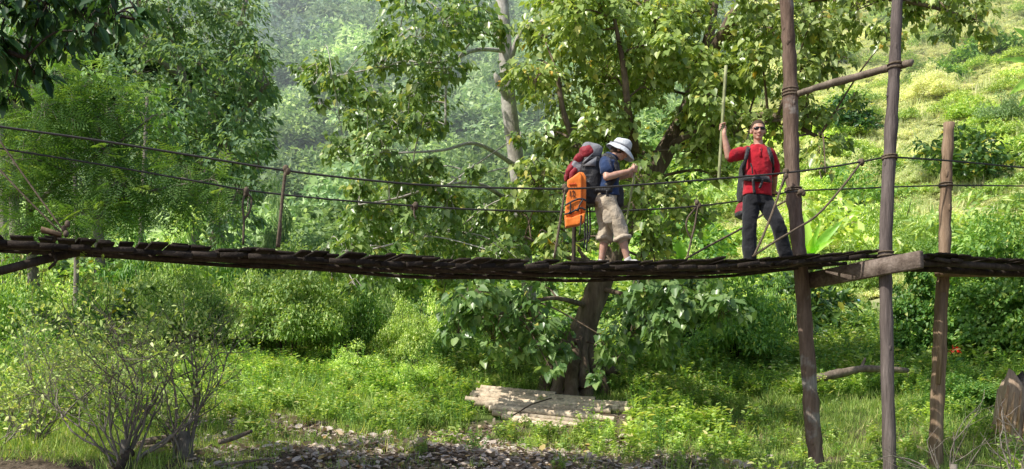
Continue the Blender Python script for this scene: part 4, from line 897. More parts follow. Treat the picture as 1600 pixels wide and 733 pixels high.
post([(1392, 790, 13.55, 0.0840), (1389, 690, 13.57, 0.0823), (1385, 500, 13.6, 0.0798), (1384, 380, 13.6, 0.0815), (1390, 240, 13.6, 0.0790), (1397, 120, 13.6, 0.0722), (1402, 0, 13.6, 0.0672), (1406, -120, 13.6, 0.0630)], 'post', 'grey_post', 'tall straight grey post in front of the deck', 12)
post([(1462, 770, 15.1, 0.0990), (1463, 680, 15.1, 0.0972), (1468, 550, 15.15, 0.0945), (1471, 470, 15.15, 0.0873), (1476, 400, 15.2, 0.0855), (1478, 300, 15.2, 0.0792), (1483, 192, 15.2, 0.0747)], 'post', 'split_post', 'short light brown post with a flat cut top behind the walkway', 11)
# split face on the short post
mb = MB(); a, b = at(1473, 458, 15.09), at(1466, 600, 15.04); mb.tube([a, b], [.05, .035], 5, .9); kid(mb.build('split_face', M['split_post']), br)
# cross beam: runs under the deck from the leaning post out past the near post
pa, pb = at(1256, 437, 14.25), at(1430, 403.5, 12.95); d = pb - pa; Mx = Matrix((d.normalized(), Vector((0, 0, 1)).cross(d).normalized(), d.normalized().cross(Vector((0, 0, 1)).cross(d).normalized()))).transposed()
off = Mx @ Vector((0, .135, 0))
mb = MB(); mb.box(tuple((pa + pb) / 2 + off), (d.length / 2, .04, .104), Mx, .5, bev=.010); o = kid(mb.build('cross_beam', M['beam']), br); tag(o, 'heavy sawn beam under the deck between two posts')
# tie pole high between the two tall posts
mb = MB(); mb.tube(catmull([tuple(at(1246, 147, 14.25)), tuple(at(1300, 130, 14.1)), tuple(at(1390, 106, 13.72)), tuple(at(1424, 98, 13.45))], 5), [.042] * 5 + [.046] * 5 + [.047] * 6, 7, .5, jitter=.12); tag(kid(mb.build('tie_pole', M['dead_wood']), br), 'weathered grey pole tied high between the two tall posts')
# ledger on the short post carrying the walkway
pa, pb = at(1464, 427, 15.03), at(1640, 428, 15.9); d = pb - pa; Mx = Matrix((d.normalized(), Vector((0, 0, 1)).cross(d).normalized(), Vector((0, 0, 1)))).transposed()
mb = MB(); mb.box(tuple((pa + pb) / 2), (d.length / 2, .05, .045), Mx, .6, bev=.01); kid(mb.build('ledger', M['split_post']), br)
# cables
def cable(spec, r, name='handrail_cable', mat='cable', n=8, lab=None):
    mb = MB(); mb.tube(catmull([tuple(at(*s)) for s in spec], n), r, 7, .5); o = kid(mb.build(name, M[mat], None, True), br)
    if lab: o['label'] = lab
    return o
def nr(px, py, c=-.02): return (px, py, near_Y(px) + c * CR.y)
NEAR = [(-260, 166), (-100, 183), (0, 198), (150, 219), (300, 243), (450, 267), (600, 284), (700, 291), (800, 294), (885, 295), (950, 292), (1050, 285), (1150, 277), (1228, 270), (1290, 262), (1345, 253), (1381, 246)]
cable([nr(*p) for p in NEAR] + [(1395, 246, 13.72), (1402, 246, 13.75), (1480, 251, 14.2), (1600, 262, 14.8), (1700, 270, 15.3)], .0115, lab='near upper handrail cable')
def fr(px, py): return (px, py, near_Y(px) + 1.08)
FAR = [(-260, 193), (-100, 216), (0, 232), (150, 256), (300, 282), (385, 297), (500, 310), (650, 322), (760, 328), (890, 331), (1000, 328), (1090, 322), (1160, 313), (1210, 304)]
cable([fr(*p) for p in FAR] + [(1254, 298, 14.2), (1330, 295, 14.55), (1400, 292, 14.85), (1472, 290, 15.09), (1540, 290, 15.5), (1700, 292, 16.2)], .0105, lab='far lower handrail cable')
def knot(p, r=.04):
    mb = MB()
    for k in range(3): mb.ellipsoid((p[0] + rng.normal(0, .012), p[1] + rng.normal(0, .012), p[2] + rng.normal(0, .02)), (r * .8, r * .7, r), None, 8, 6)
    kid(mb.build('knot', M['rope'], None, True), br)
def hang(spec, r=.013, kn=True, mat='rope'):
    cable(spec, r, 'hanger_rope', mat, 5)
    if kn: knot(at(*spec[0]))
def dk(px, c=.03):          # a point on the deck edge seen at px
    t = near_t(px) if c < .5 else near_t(px) ; y = near_Y(px) + c * CR.y; return (px, HOR - (deck_smooth(t) + .02) * F / y, y)
hang([nr(446, 267), nr(441, 310), nr(437, 352), dk(433)], .017); hang([nr(446, 268, .03), nr(438, 330), nr(439, 358), dk(436)], .01, False)
hang([nr(883, 296), nr(876, 340), dk(866)], .014)
hang([(899, 325, 12.85), (897, 365, 12.84), (896, HOR - (deck_smooth(near_t(896)) + .02) * F / 12.84, 12.84)], .024, False, 'dark_wood')
hang([nr(1228, 270), nr(1212, 318), nr(1196, 360), dk(1178)], .015); hang([nr(1229, 272), nr(1224, 288), nr(1217, 300)], .009, False)
hang([nr(1346, 253), nr(1318, 290), nr(1278, 335), nr(1240, 360), nr(1210, 378), dk(1176)], .014)
hang([(1254, 299, 14.18), (1200, 330, 14.5), (1160, 356, 14.3), (1110, 383, 14.0), (1072, 404, 13.75)], .014)
hang([fr(385, 298), fr(379, 318), fr(381, 345), fr(380, 382)], .013); hang([fr(386, 300), fr(393, 312), fr(390, 330), fr(382, 342)], .011, False)
hang([fr(648, 322), fr(647, 334), fr(650, 342)], .011)
hang([fr(1090, 322), fr(1086, 350), fr(1080, 375), fr(1073, 407)], .013); hang([fr(1088, 323), fr(1074, 342), fr(1073, 358), fr(1081, 376)], .011, False)
for a, b in (((-60, 130, 10.3), (103, 366, 10.3)), ((-60, 198, 10.4), (97, 366, 10.4))):
    cable([a, ((a[0] + b[0]) / 2, (a[1] + b[1]) / 2 + 4, 10.35), b], .009, 'guy_rope', 'rope', 5)
knot(at(104, 358, 10.3), .035); knot(at(90, 370, 10.3), .035)
cable([(-160, 462, 10.0), (0, 423, 10.1), (70, 405, 10.35), (122, 394, 10.6)], .042, 'brace_pole', 'dark_wood', 5)
cable([(82, 392, 10.35), (87, 408, 10.3), (76, 420, 10.3)], .014, 'rope_end', 'dark_wood', 5)
# worn orange brown scrap of wood on the left end of the deck
mb = MB(); p = deck_pt(near_t(80), .1, .05); mb.box(tuple(p), (.09, .07, .018), basis @ Matrix.Rotation(.25, 3, 'Y'), .6, bev=.006)
tag(mb.build('wood_scrap', M['split_post']), 'small orange brown scrap of wood on the left end of the deck', 'wood scrap')

# rope lashings at the joints
def lashing(px, py, Y, r, turns=5, h=.10):
    c = at(px, py, Y); pts = [(c.x + r * math.cos(a) * (1 + .03 * math.sin(a * 2.7)), c.y + r * math.sin(a), c.z + h * (a / (turns * 6.283) - .5) + .012 * math.sin(a * .5)) for a in np.linspace(0, turns * 6.283, turns * 14)]
    mb = MB(); mb.tube(pts, .011, 5, .5); kid(mb.build('lashing', M['rope'], None, True), br)
lashing(1235, 146, 14.32, .102); lashing(1398, 104, 13.6, .083, 4); lashing(1390, 246, 13.6, .089, 4, .06); lashing(1239.5, 297, 14.32, .104, 4, .06); lashing(1478, 290, 15.2, .088, 3, .05); lashing(1384, 402, 13.6, .092, 5, .12)
# ================================================================== people
def skinmat():
    m, nt, p = newmat('skin'); n1 = noise(nt, 25, 4, .55)
    nt.links.new(ramp(nt, [(.3, (.50, .27, .19)), (.7, (.66, .40, .30))], n1), p.inputs['Base Color'])
    p.inputs['Roughness'].default_value = .5; p.inputs['Subsurface Weight'].default_value = .12; p.inputs['Subsurface Radius'].default_value = (.02, .008, .004); p.inputs['Subsurface Scale'].default_value = .3
    return m
M['skin'] = skinmat(); M['lip'] = plainmat('lip', (.45, .17, .14), .5)
M['red'] = clothmat('red_polo_cloth', (.52, .018, .032), (.38, .012, .024), wr=11, bs=.7)
M['navy'] = clothmat('navy_shirt_cloth', (.028, .055, .14), (.016, .032, .085), wr=12, bs=.8)
M['charcoal'] = clothmat('charcoal_trouser_cloth', (.022, .023, .028), (.013, .0135, .017), wr=9, bs=.9)
M['khaki'] = clothmat('khaki_trouser_cloth', (.60, .51, .39), (.46, .385, .285), wr=10, bs=1.0)
M['hatcloth'] = clothmat('pale_hat_cloth', (.72, .76, .79), (.60, .65, .70), wr=18, bs=.5)
M['black'] = clothmat('black_nylon', (.022, .022, .026), (.013, .013, .016), rough=.55, wr=16, bs=.7, spec=.4)
M['grey'] = clothmat('grey_nylon', (.26, .265, .29), (.19, .195, .215), rough=.6, wr=16, bs=.6, spec=.3)
M['dkred'] = clothmat('dark_red_nylon', (.34, .022, .035), (.22, .014, .024), rough=.6, wr=16, bs=.7, spec=.3)
M['orange'] = clothmat('orange_nylon', (.95, .25, .03), (.84, .19, .02), rough=.5, wr=7, bs=.6, spec=.35)
M['ink'] = plainmat('black_print', (.10, .035, .02), .8); M['inkred'] = plainmat('red_print', (.55, .08, .02), .8)
M['hair'] = barkmat('short_hair', [(.3, (.045, .028, .018)), (.7, (.12, .078, .048))], 90, (1, 1, .3), bs=.5, bd=.004, rough=.6)
M['lens'] = plainmat('dark_lens', (.006, .006, .007), .08, 0, .6, amt=.1); M['shoe'] = clothmat('brown_shoe', (.10, .065, .045), (.06, .04, .03)); M['sole'] = plainmat('sole', (.03, .028, .026), .8)
M['sock'] = clothmat('white_sock', (.72, .70, .67), (.6, .58, .55))
M['greenstick'] = barkmat('green_bamboo', [(.3, (.22, .26, .10)), (.7, (.42, .43, .24))], 5, (1, 1, .4), bs=.1, rough=.5)

def remeshed(mb, name, mat, voxel, smooth_it=2, parent=None, wrinkle=0.0, wscale=9.0, inset=0.0):
    """one continuous skin over all the shapes in mb"""
    o = mb.build(name, mat, None, True, scene=True)
    md = o.modifiers.new('r', 'REMESH'); md.mode = 'VOXEL'; md.voxel_size = voxel; md.use_smooth_shade = True
    if smooth_it:
        s = o.modifiers.new('s', 'SMOOTH'); s.iterations = smooth_it; s.factor = .5
    if wrinkle:
        tx = bpy.data.textures.new(name + '_folds', 'CLOUDS'); tx.noise_scale = 1.0 / wscale; tx.noise_depth = 1
        dm = o.modifiers.new('d', 'DISPLACE'); dm.texture = tx; dm.texture_coords = 'LOCAL'; dm.strength = wrinkle; dm.mid_level = .5
    dg = bpy.context.evaluated_depsgraph_get(); me = bpy.data.meshes.new_from_object(o.evaluated_get(dg)); me.name = name
    old = o.data; o.modifiers.clear(); o.data = me; bpy.data.meshes.remove(old)
    me.polygons.foreach_set('use_smooth', np.ones(len(me.polygons), dtype=bool))
    a = me.attributes.get('rnd') or me.attributes.new('rnd', 'FLOAT', 'POINT'); a.data.foreach_set('value', np.full(len(me.vertices), .5, dtype=np.float32))
    if parent is not None: kid(o, parent)
    return o
def seg(mb, pts, radii, sides=14, ex=2):
    """a limb: smooth tapering tube with round ends"""
    n = len(pts); P = catmull([tuple(p) for p in pts], 6); r = np.interp(np.linspace(0, n - 1, len(P)), range(n), radii); mb.tube(P, r, sides)
    mb.ellipsoid(pts[0], (radii[0],) * 3); mb.ellipsoid(pts[-1], (radii[-1],) * 3)
def frame(z, x):
    z = Vector(z).normalized(); x = Vector(x); x = (x - z * x.dot(z)).normalized(); y = z.cross(x); return Matrix((x, y, z)).transposed()
def torso_rings(mb, rows, right):
    """rows: (centre, half width, half depth); right: the body's sideways direction"""
    rg = []; n = 22
    for i, (c, a, b) in enumerate(rows):
        c = Vector(c); up = Vector(rows[min(i + 1, len(rows) - 1)][0]) - Vector(rows[max(i - 1, 0)][0]); fr_ = frame(up, right)
        ring = []
        for k in range(n):
            an = 2 * math.pi * k / n; ca, sa = math.cos(an), math.sin(an); e = .8
            ring.append(tuple(c + fr_ @ Vector((a * math.copysign(abs(ca) ** e, ca), b * math.copysign(abs(sa) ** e, sa), 0))))
        rg.append(ring)
    mb.loft(rg)
def head(mb, c, fwd, up, s=1.0):
    """skull, jaw, nose, brow, ears; c = centre of the head. returns its frame (x right of the face, y forward, z up)"""
    f = frame(up, Vector(fwd).cross(Vector(up)))          # x = right side, y = forward
    def e(p, r, m=None): mb.ellipsoid(Vector(c) + f @ (Vector(p) * s), tuple(x * s for x in r), f if m is None else f @ m, 18, 12)
    e((0, -.012, .030), (.074, .094, .086)); e((0, .018, -.040), (.056, .068, .068)); e((0, .052, -.084), (.030, .028, .024))      # skull, face, chin
    e((0, .076, -.012), (.050, .018, .050)); e((.036, .060, -.028), (.022, .022, .020)); e((-.036, .060, -.028), (.022, .022, .020))    # mid face, cheeks
    e((0, .084, .026), (.048, .014, .011))                                                                                             # brow
    mb.tube([tuple(Vector(c) + f @ (Vector(p) * s)) for p in ((0, .086, .015), (0, .100, -.012), (0, .107, -.030), (0, .092, -.040))], [x * s for x in (.009, .011, .014, .010)], 10)
    e((.010, .094, -.034), (.009, .011, .008)); e((-.010, .094, -.034), (.009, .011, .008))
    e((0, .083, -.060), (.022, .010, .005)); e((0, .082, -.069), (.019, .010, .006))                                                 # lips
    for sx in (-1, 1): e((sx * .076, -.008, -.004), (.010, .020, .032), Matrix.Rotation(sx * .25, 3, 'Z'))                             # ears
    return f
def grip_hand(mb, C, s, p, wrist, r, flip=1):
    """a fist closed round a stick: C point on its axis, s along it (towards the thumb), p from the stick to the palm"""
    C, s, p = Vector(C), Vector(s).normalized(), Vector(p); p = (p - s * p.dot(s)).normalized(); q = s.cross(p) * flip; w_ = Vector(wrist)
    palm = C + p * (r + .020)
    mb.ellipsoid(palm, (.018, .036, .044), frame(s, p)); seg(mb, [w_, (w_ + palm) / 2, palm - q * .012], [.027, .027, .024])
    for i in range(4):
        o = C + s * ((i - 1.5) * -.0215); rr = r + .0095; k = (.96, 1.0, .97, .85)[i]; pts = []
        for ph in (-30, 15, 70, 120, 165 * k, 205 * k): a = R(ph); pts.append(tuple(o + (p * math.cos(a) + q * math.sin(a)) * (rr + (.012 if ph < 30 else 0))))
        mb.tube(catmull(pts, 3), np.linspace(.0098, .0072, 16), 8); mb.ellipsoid(pts[-1], (.0074,) * 3, None, 8, 6)
    th = [C + s * .040 + p * (r + .018) - q * .008, C + s * .052 + (p * .5 - q * .86) * (r + .016), C + s * .046 + (p * -.3 - q * .95) * (r + .012), C + s * .036 + (p * -.9 - q * .4) * (r + .010)]
    mb.tube(catmull([tuple(t) for t in th], 4), np.linspace(.0125, .0085, 13), 8); mb.ellipsoid(tuple(th[-1]), (.0088,) * 3, None, 8, 6)
def foot(mb, ankle, toe, w_=.045, h=.045):
    a, t = Vector(ankle), Vector(toe); d = (t - a); seg(mb, [a + Vector((0, 0, -.01)) - d * .22, a + d * .35 - Vector((0, 0, .015)), t], [h * .95, h, h * .62])
def strap(path, w_, th, nrm, name, mat, parent, label=None):
    P = catmull([tuple(p) for p in path], 5); mb = MB(); rg = []
    for i, p in enumerate(P):
        p = Vector(p); t = Vector(P[min(i + 1, len(P) - 1)]) - Vector(P[max(i - 1, 0)]); nn = Vector(nrm) if not callable(nrm) else Vector(nrm(p)); s = t.cross(nn).normalized(); n_ = s.cross(t).normalized()
        rg.append([tuple(p + s * a * w_ / 2 + n_ * b * th / 2) for a, b in ((-1, -1), (1, -1), (1, 1), (-1, 1))])
    mb.loft(rg); o = kid(mb.build(name, mat, None, False), parent)
    if label: o['label'] = label
    return o

# ------------------------------------------------------------------ man in red, facing the river
YM = 13.72
def a_(px, py, dy=0.0): return at(px, py, YM + dy)
zdeck = deck_pt(near_t(1190) - .2, .55).z + .012
man = empty('person', (a_(1193, 400).x, YM, zdeck), 'man in a red polo shirt, dark trousers and sunglasses holding a tall bamboo pole upright', 'person')
stick_top, stick_bot = a_(1134.5, 101, -.10), a_(1123, 280, -.12); sd = (stick_top - stick_bot).normalized()
gripC = stick_bot + (stick_top - stick_bot) * ((280 - 199) / 179.0)
sh_r, sh_l = a_(1165, 238, .02), a_(1204, 240, .02); hip = a_(1184, 306)
el_r, wr_r = a_(1138, 245, -.10), a_(1131.5, 211, -.14)
el_l, wr_l = a_(1210, 274, .18), a_(1209, 300, .42)
neck = a_(1184.5, 229, .0); hc = a_(1184.5, 204.8, -.01)
an_r, an_l = a_(1172, 402, -.05), a_(1230, 402, -.02); an_r.z = an_l.z = zdeck + .085
kn_r, kn_l = a_(1171, 352, -.07), a_(1215, 350, -.12)
b = MB()
torso_rings(b, [(a_(1184, 318), .15, .11), (a_(1184, 300), .155, .115), (a_(1185, 280), .15, .11), (a_(1185, 258), .165, .12), (a_(1185, 243), .17, .105), (a_(1185, 234), .12, .08), (a_(1185, 227), .065, .062)], (1, .12, 0))
seg(b, [a_(1185, 233, .01), a_(1184.5, 218, 0)], [.060, .056])
HS = 1.14; fm = head(b, hc, (-.04, -1, .06), (0.02, -.02, 1), HS) * HS
seg(b, [sh_r, (sh_r + el_r) / 2, el_r], [.056, .052, .043]); seg(b, [el_r, el_r * .6 + wr_r * .4, wr_r], [.044, .044, .028])
seg(b, [sh_l, (sh_l + el_l) / 2, el_l], [.056, .052, .043]); seg(b, [el_l, el_l * .6 + wr_l * .4, wr_l], [.043, .042, .028])
grip_hand(b, gripC, sd, (.55, .55, -.1), wr_r + Vector((0, 0, .02)), .020)
fc = at(1209, 304.5, 14.22); grip_hand(b, fc, (1, .35, .02), (0, -.5, .8), wr_l, .017, -1)
for h0, k, an, rr in ((a_(1174, 312), kn_r, an_r, 1), (a_(1194, 312), kn_l, an_l, 1)):
    seg(b, [h0, (h0 + k) / 2, k], [.085, .075, .055]); seg(b, [k, k * .6 + an * .4, an], [.055, .055, .036])
foot(b, an_r - Vector((0, 0, .03)), an_r + Vector((-.05, -.19, -.055))); foot(b, an_l - Vector((0, 0, .03)), an_l + Vector((.10, -.17, -.055)))
body = remeshed(b, 'body', [M['skin'], M['lip']], .0058, 2, man)
mi = np.zeros(len(body.data.polygons), dtype=np.int32); cen = np.empty(len(mi) * 3, dtype=np.float32); body.data.polygons.foreach_get('center', cen); cen = cen.reshape(-1, 3)
lc = hc + fm @ Vector((0, .088, -.0645)); dd = (cen - np.array(tuple(lc))) @ np.array(fm) / HS ** 2; mi[(np.abs(dd[:, 0]) < .023) & (np.abs(dd[:, 2]) < .0085) & (np.abs(dd[:, 1]) < .02)] = 1
body.data.polygons.foreach_set('material_index', mi)
# hair: a close cropped cap
h = MB(); h.ellipsoid(hc + fm @ Vector((0, -.018, .036)), (.0785, .097, .0885), fm, 26, 18)
V = h.V[0]; loc = (V - np.array(tuple(hc))) @ np.array(fm) / HS ** 2; line = .058 - .9 * np.clip(.055 - loc[:, 1], 0, .08)          # hairline: high at the forehead, low at the nape
low = loc[:, 2] < line; loc[low] = loc[low] * np.array((.86, .86, 1)); loc[:, 2] = np.maximum(loc[:, 2], line - .012); h.V[0] = loc @ np.array(fm).T + np.array(tuple(hc))
kid(h.build('hair', M['hair'], None, True), man)
# sunglasses
g_ = empty('sunglasses', tuple(hc + fm @ Vector((0, .09, .008)))); g_.parent = man; g_.matrix_parent_inverse = Matrix.Translation(-Vector(man.location))
def kid2(o, p, root):
    o.parent = p; o.matrix_parent_inverse = (Matrix.Translation(Vector(p.location) )).inverted(); return o
fr2 = MB()
for sx in (-1, 1):
    l = MB(); l.ellipsoid(hc + fm @ Vector((sx * .033, .090, .008)), (.031, .009, .0185), fm @ Matrix.Rotation(-sx * .28, 3, 'Z') @ Matrix.Rotation(sx * .08, 3, 'Y'), 16, 10); kid2(l.build('lens', M['lens'], None, True), g_, man)
    fr2.tube([tuple(hc + fm @ Vector(p)) for p in ((sx * .062, .078, .014), (sx * .076, .05, .014), (sx * .080, -.01, .008))], .0035, 6)
fr2.tube([tuple(hc + fm @ Vector(p)) for p in ((-.010, .102, .014), (0, .104, .016), (.010, .102, .014))], .004, 6)
kid2(fr2.build('frame', M['lens'], None, True), g_, man)
# polo shirt
t = MB()
torso_rings(t, [(a_(1183, 306.5), .182, .144), (a_(1183.5, 298), .176, .142), (a_(1184, 280), .168, .135), (a_(1184.5, 262), .172, .14), (a_(1185, 248), .184, .132), (a_(1185, 239), .178, .112), (a_(1185, 232), .125, .09), (a_(1185, 227.5), .080, .075)], (1, .12, 0))
se_r = sh_r + (el_r - sh_r) * .84; seg(t, [sh_r + Vector((.02, 0, 0)), (sh_r + se_r) / 2, se_r], [.080, .080, .078])
se_l = sh_l + (el_l - sh_l) * .80; seg(t, [sh_l + Vector((-.02, 0, 0)), (sh_l + se_l) / 2 + Vector((.012, 0, 0)), se_l + Vector((.012, 0, 0))], [.078, .078, .074])
shirt = remeshed(t, 'polo_shirt', M['red'], .010, 2, man, wrinkle=.016, wscale=11)
def kid3(o, p):
    """a sub-part under a part that was itself built in world space"""
    o.parent = p; o.matrix_parent_inverse = (Matrix.Translation(-Vector(man.location)) if False else Matrix.Identity(4)); return o
c_ = MB()
for sx in (-1, 1):
    c_.loft([[tuple(neck + Vector(q)) for q in ring] for ring in
      ([(sx * .012, -.092, -.035), (sx * .055, -.082, -.045), (sx * .050, -.070, -.020), (sx * .010, -.080, .0)],
       [(sx * .070, -.055, -.012), (sx * .096, -.040, -.018), (sx * .084, -.030, .012), (sx * .064, -.040, .026)],
       [(sx * .080, .02, .010), (sx * .100, .03, .0), (sx * .086, .04, .030), (sx * .070, .03, .040)],
       [(sx * .02, .085, .028), (sx * .03, .105, .016), (sx * .02, .098, .045), (sx * .01, .080, .052)])])
kid3(c_.build('collar', M['red'], None, False), shirt)
pl = MB(); pl.box(tuple(neck + Vector((0, -.121, -.10))), (.016, .004, .065), Matrix.Rotation(-.22, 3, 'X'), .5)
for k in range(3): pl.ellipsoid(tuple(neck + Vector((0, -.122 - .008 * k, -.065 - .04 * k))), (.006, .004, .006), None, 8, 6)
kid3(pl.build('button_placket', M['red']), shirt)
# trousers
t = MB()
torso_rings(t, [(a_(1183, 321), .165, .135), (a_(1183, 310), .172, .135), (a_(1183.5, 299), .160, .130)], (1, .12, 0))
seg(t, [a_(1174, 314), (a_(1174, 314) + kn_r) / 2, kn_r, kn_r * .45 + an_r * .55, an_r + Vector((0, 0, -.01))], [.108, .102, .088, .092, .088])
seg(t, [a_(1195, 314), (a_(1195, 314) + kn_l) / 2, kn_l, kn_l * .45 + an_l * .55, an_l + Vector((0, 0, -.01))], [.108, .100, .086, .090, .088])
remeshed(t, 'trousers', M['charcoal'], .011, 2, man, wrinkle=.026, wscale=7)
for an, to in ((an_r, an_r + Vector((-.05, -.19, -.055))), (an_l, an_l + Vector((.10, -.17, -.055)))):
    t = MB(); foot(t, an - Vector((0, 0, .028)), to, .05, .052); o = remeshed(t, 'shoe', M['shoe'], .010, 2, man)
# his pole
ps = MB(); pts = []; rr = []
for i in range(9):
    for q, k in ((0, 1.12), (.08, 1), (.92, 1)): pts.append(stick_bot + (stick_top - stick_bot) * min(1, (i + q) / 9)); rr.append(.0195 * k)
ps.tube(pts, rr, 10); tag(ps.build('bamboo_staff', M['greenstick'], None, True), "tall upright green bamboo pole in the red shirted man's raised hand", 'walking pole')
# his backpack
bp = empty('backpack', tuple(a_(1178, 345, .3)), 'black backpack with red bottom worn by the man in the red shirt', 'backpack')
k_ = MB(); tilt = frame((.10, .02, 1), (1, .25, 0))
def packbox(mb, c, hx, hy, hz, f, n=4):
    rg = []
    for i in range(9):
        t = -1 + 2 * i / 8; k = (1 - abs(t) ** n * .32); ring = []
        for j in range(20):
            an = 2 * math.pi * j / 20; ca, sa = math.cos(an), math.sin(an); ring.append(tuple(Vector(c) + f @ Vector((hx * k * math.copysign(abs(ca) ** .55, ca), hy * k * math.copysign(abs(sa) ** .55, sa), hz * t))))
        rg.append(ring)
    mb.loft(rg)
packbox(k_, a_(1179, 284, .29), .205, .125, .30, tilt); packbox(k_, a_(1164, 292, .24), .085, .10, .20, tilt)
kid(remeshed(k_, 'pack_body', M['black'], .012, 2, None, .02, 9), bp)
k_ = MB(); packbox(k_, a_(1166, 329, .27), .125, .115, .10, frame((.3, 0, 1), (1, .25, 0))); kid(remeshed(k_, 'bottom_pocket', M['dkred'], .012, 2, None, .02, 9), bp)
k_ = MB(); packbox(k_, a_(1165, 338, .26), .130, .118, .045, frame((.3, 0, 1), (1, .25, 0))); kid(remeshed(k_, 'base_panel', M['black'], .012, 2, None), bp)
k_ = MB(); packbox(k_, a_(1186, 240, .25), .14, .09, .10, tilt); kid(remeshed(k_, 'lid', M['black'], .012, 2, None, .015, 10), bp)
fw = Vector((0, -1, 0))
def chest(px, py, o): return a_(px, py, -o)
for pts in ([(1171, 231, -.10), (1169.5, 231, .05), (1167.5, 238, .122), (1165, 250, .142), (1162, 262, .09), (1161.5, 272, -.02), (1165, 280, -.1)],
            [(1197, 231, -.10), (1200, 231.5, .05), (1203, 239, .108), (1206.5, 249, .105), (1208.5, 259, .02), (1206, 268, -.08), (1202, 276, -.12)]):
    strap([chest(*q) for q in pts], .046, .018, (0, -1, .5), 'shoulder_strap', M['black'], bp)
strap([chest(*q) for q in ((1160.5, 278, -.05), (1163, 277.5, .09), (1174, 278.5, .158), (1186, 279, .172), (1198, 280, .14), (1206, 281, .03))], .075, .016, fw, 'hip_belt', M['black'], bp)
strap([chest(*q) for q in ((1177, 280, .178), (1177.5, 290, .178), (1179, 303, .175))], .034, .008, fw, 'loose_strap', M['black'], bp)
strap([chest(*q) for q in ((1191, 280, .172), (1190, 286, .178), (1187, 294, .178))], .032, .008, fw, 'loose_strap', M['black'], bp)
bk = MB(); bk.box(tuple(chest(1183, 279, .186)), (.04, .012, .026), None, .5, bev=.006); kid(bk.build('buckle', M['lens']), bp)
strap([chest(*q) for q in ((1173, 255, .17), (1175, 262, .172), (1176, 272, .165))], .016, .006, fw, 'loose_strap', M['black'], bp)

# ------------------------------------------------------------------ woman in navy, walking to the right with her head down
YW = 12.92
def w_at(px, py, dy=0.0): return at(px, py, YW + dy)
zdw = deck_pt(near_t(960) - .2, .55).z + .012
wo = empty('person', (w_at(955, 400).x, YW, zdw), 'walker in a navy shirt, rolled khaki trousers and pale sun hat looking down', 'person')
side = (0, 1, 0)
hip = w_at(947, 303); whc = w_at(968.5, 236, 0); wneck = w_at(958, 247)
st_top, st_bot = w_at(994, 256, -.16), w_at(966.5, 398, -.02); wsd = (st_top - st_bot).normalized(); wg = st_bot + (st_top - st_bot) * ((398 - 264) / 142.0)
sN, sF = w_at(946, 253, -.16), w_at(950, 253, .17)
eN, wN = w_at(948, 277, -.27), w_at(982, 267.5, -.21)
eF, wF = w_at(955, 279, .25), w_at(982, 275, .16)
kB, kF = w_at(947.5, 356, .09), w_at(968, 356, -.09); aB, aF = w_at(938.5, 402, .09), w_at(981, 402, -.09); aB.z = aF.z = zdw + .075
b = MB()
rows = [(w_at(944, 318), .135, .105), (w_at(946, 302), .14, .11), (w_at(949, 285), .125, .10), (w_at(951, 266), .145, .105), (w_at(951, 253), .145, .095), (w_at(953, 247), .10, .08), (w_at(957, 243), .055, .055)]
torso_rings(b, rows, side)
seg(b, [w_at(953, 248), w_at(959, 244), w_at(964, 238)], [.056, .052, .05])
fwv = Vector((1, -.10, -.52)).normalized(); upv = Vector((.48, 0, .90)).normalized()
fw_ = head(b, whc, fwv, upv, .94)
seg(b, [sN, (sN + eN) / 2, eN], [.050, .047, .040]); seg(b, [eN, eN * .6 + wN * .4, wN], [.041, .040, .026]); seg(b, [sF, (sF + eF) / 2, eF], [.05, .047, .04]); seg(b, [eF, eF * .6 + wF * .4, wF], [.041, .04, .026])
grip_hand(b, wg, wsd, (-.8, -.55, 0), wN, .013, 1)
fist = w_at(988, 272, .14); grip_hand(b, fist, (0.2, .1, 1), (-1, .1, 0), wF, .016, -1)
for h0, k, an in ((w_at(944, 312, .08), kB, aB), (w_at(948, 312, -.08), kF, aF)):
    seg(b, [h0, (h0 + k) / 2, k], [.085, .072, .052]); seg(b, [k, k * .62 + an * .38, an], [.052, .056, .034])
tB, tF = aB + Vector((.17, -.01, -.055)), aF + Vector((.18, -.04, -.05)); foot(b, aB - Vector((0, 0, .03)), tB, .04, .040); foot(b, aF - Vector((0, 0, .03)), tF, .04, .040)
body = remeshed(b, 'body', [M['skin'], M['lip']], .0058, 2, wo)
mi = np.zeros(len(body.data.polygons), dtype=np.int32); cen = np.empty(len(mi) * 3, dtype=np.float32); body.data.polygons.foreach_get('center', cen); cen = cen.reshape(-1, 3)
for p_, hx, hz in (((0, .083, -.0606), .02, .008),):
    lc = whc + fw_ @ Vector(p_); dd = (cen - np.array(tuple(lc))) @ np.array(fw_); mi[(np.abs(dd[:, 0]) < hx) & (np.abs(dd[:, 2]) < hz) & (np.abs(dd[:, 1]) < .02)] = 1
body.data.polygons.foreach_set('material_index', mi)
for sx in (-1, 1):
    e_ = MB(); e_.ellipsoid(whc + fw_ @ Vector((sx * .029, .070, .006)), (.014, .010, .009), fw_, 10, 8); kid(e_.build('eye', M['lens'], None, True), wo)
h = MB(); h.ellipsoid(whc + fw_ @ Vector((0, -.022, .020)), (.078, .088, .092), fw_, 24, 16); h.ellipsoid(whc + fw_ @ Vector((0, -.05, -.035)), (.064, .052, .050), fw_, 18, 12)
for sx in (-1, 1): h.ellipsoid(whc + fw_ @ Vector((sx * .068, .020, .004)), (.012, .028, .040), fw_, 12, 8)
kid(remeshed(h, 'hair', M['hair'], .009, 1, None, .01, 40), wo)
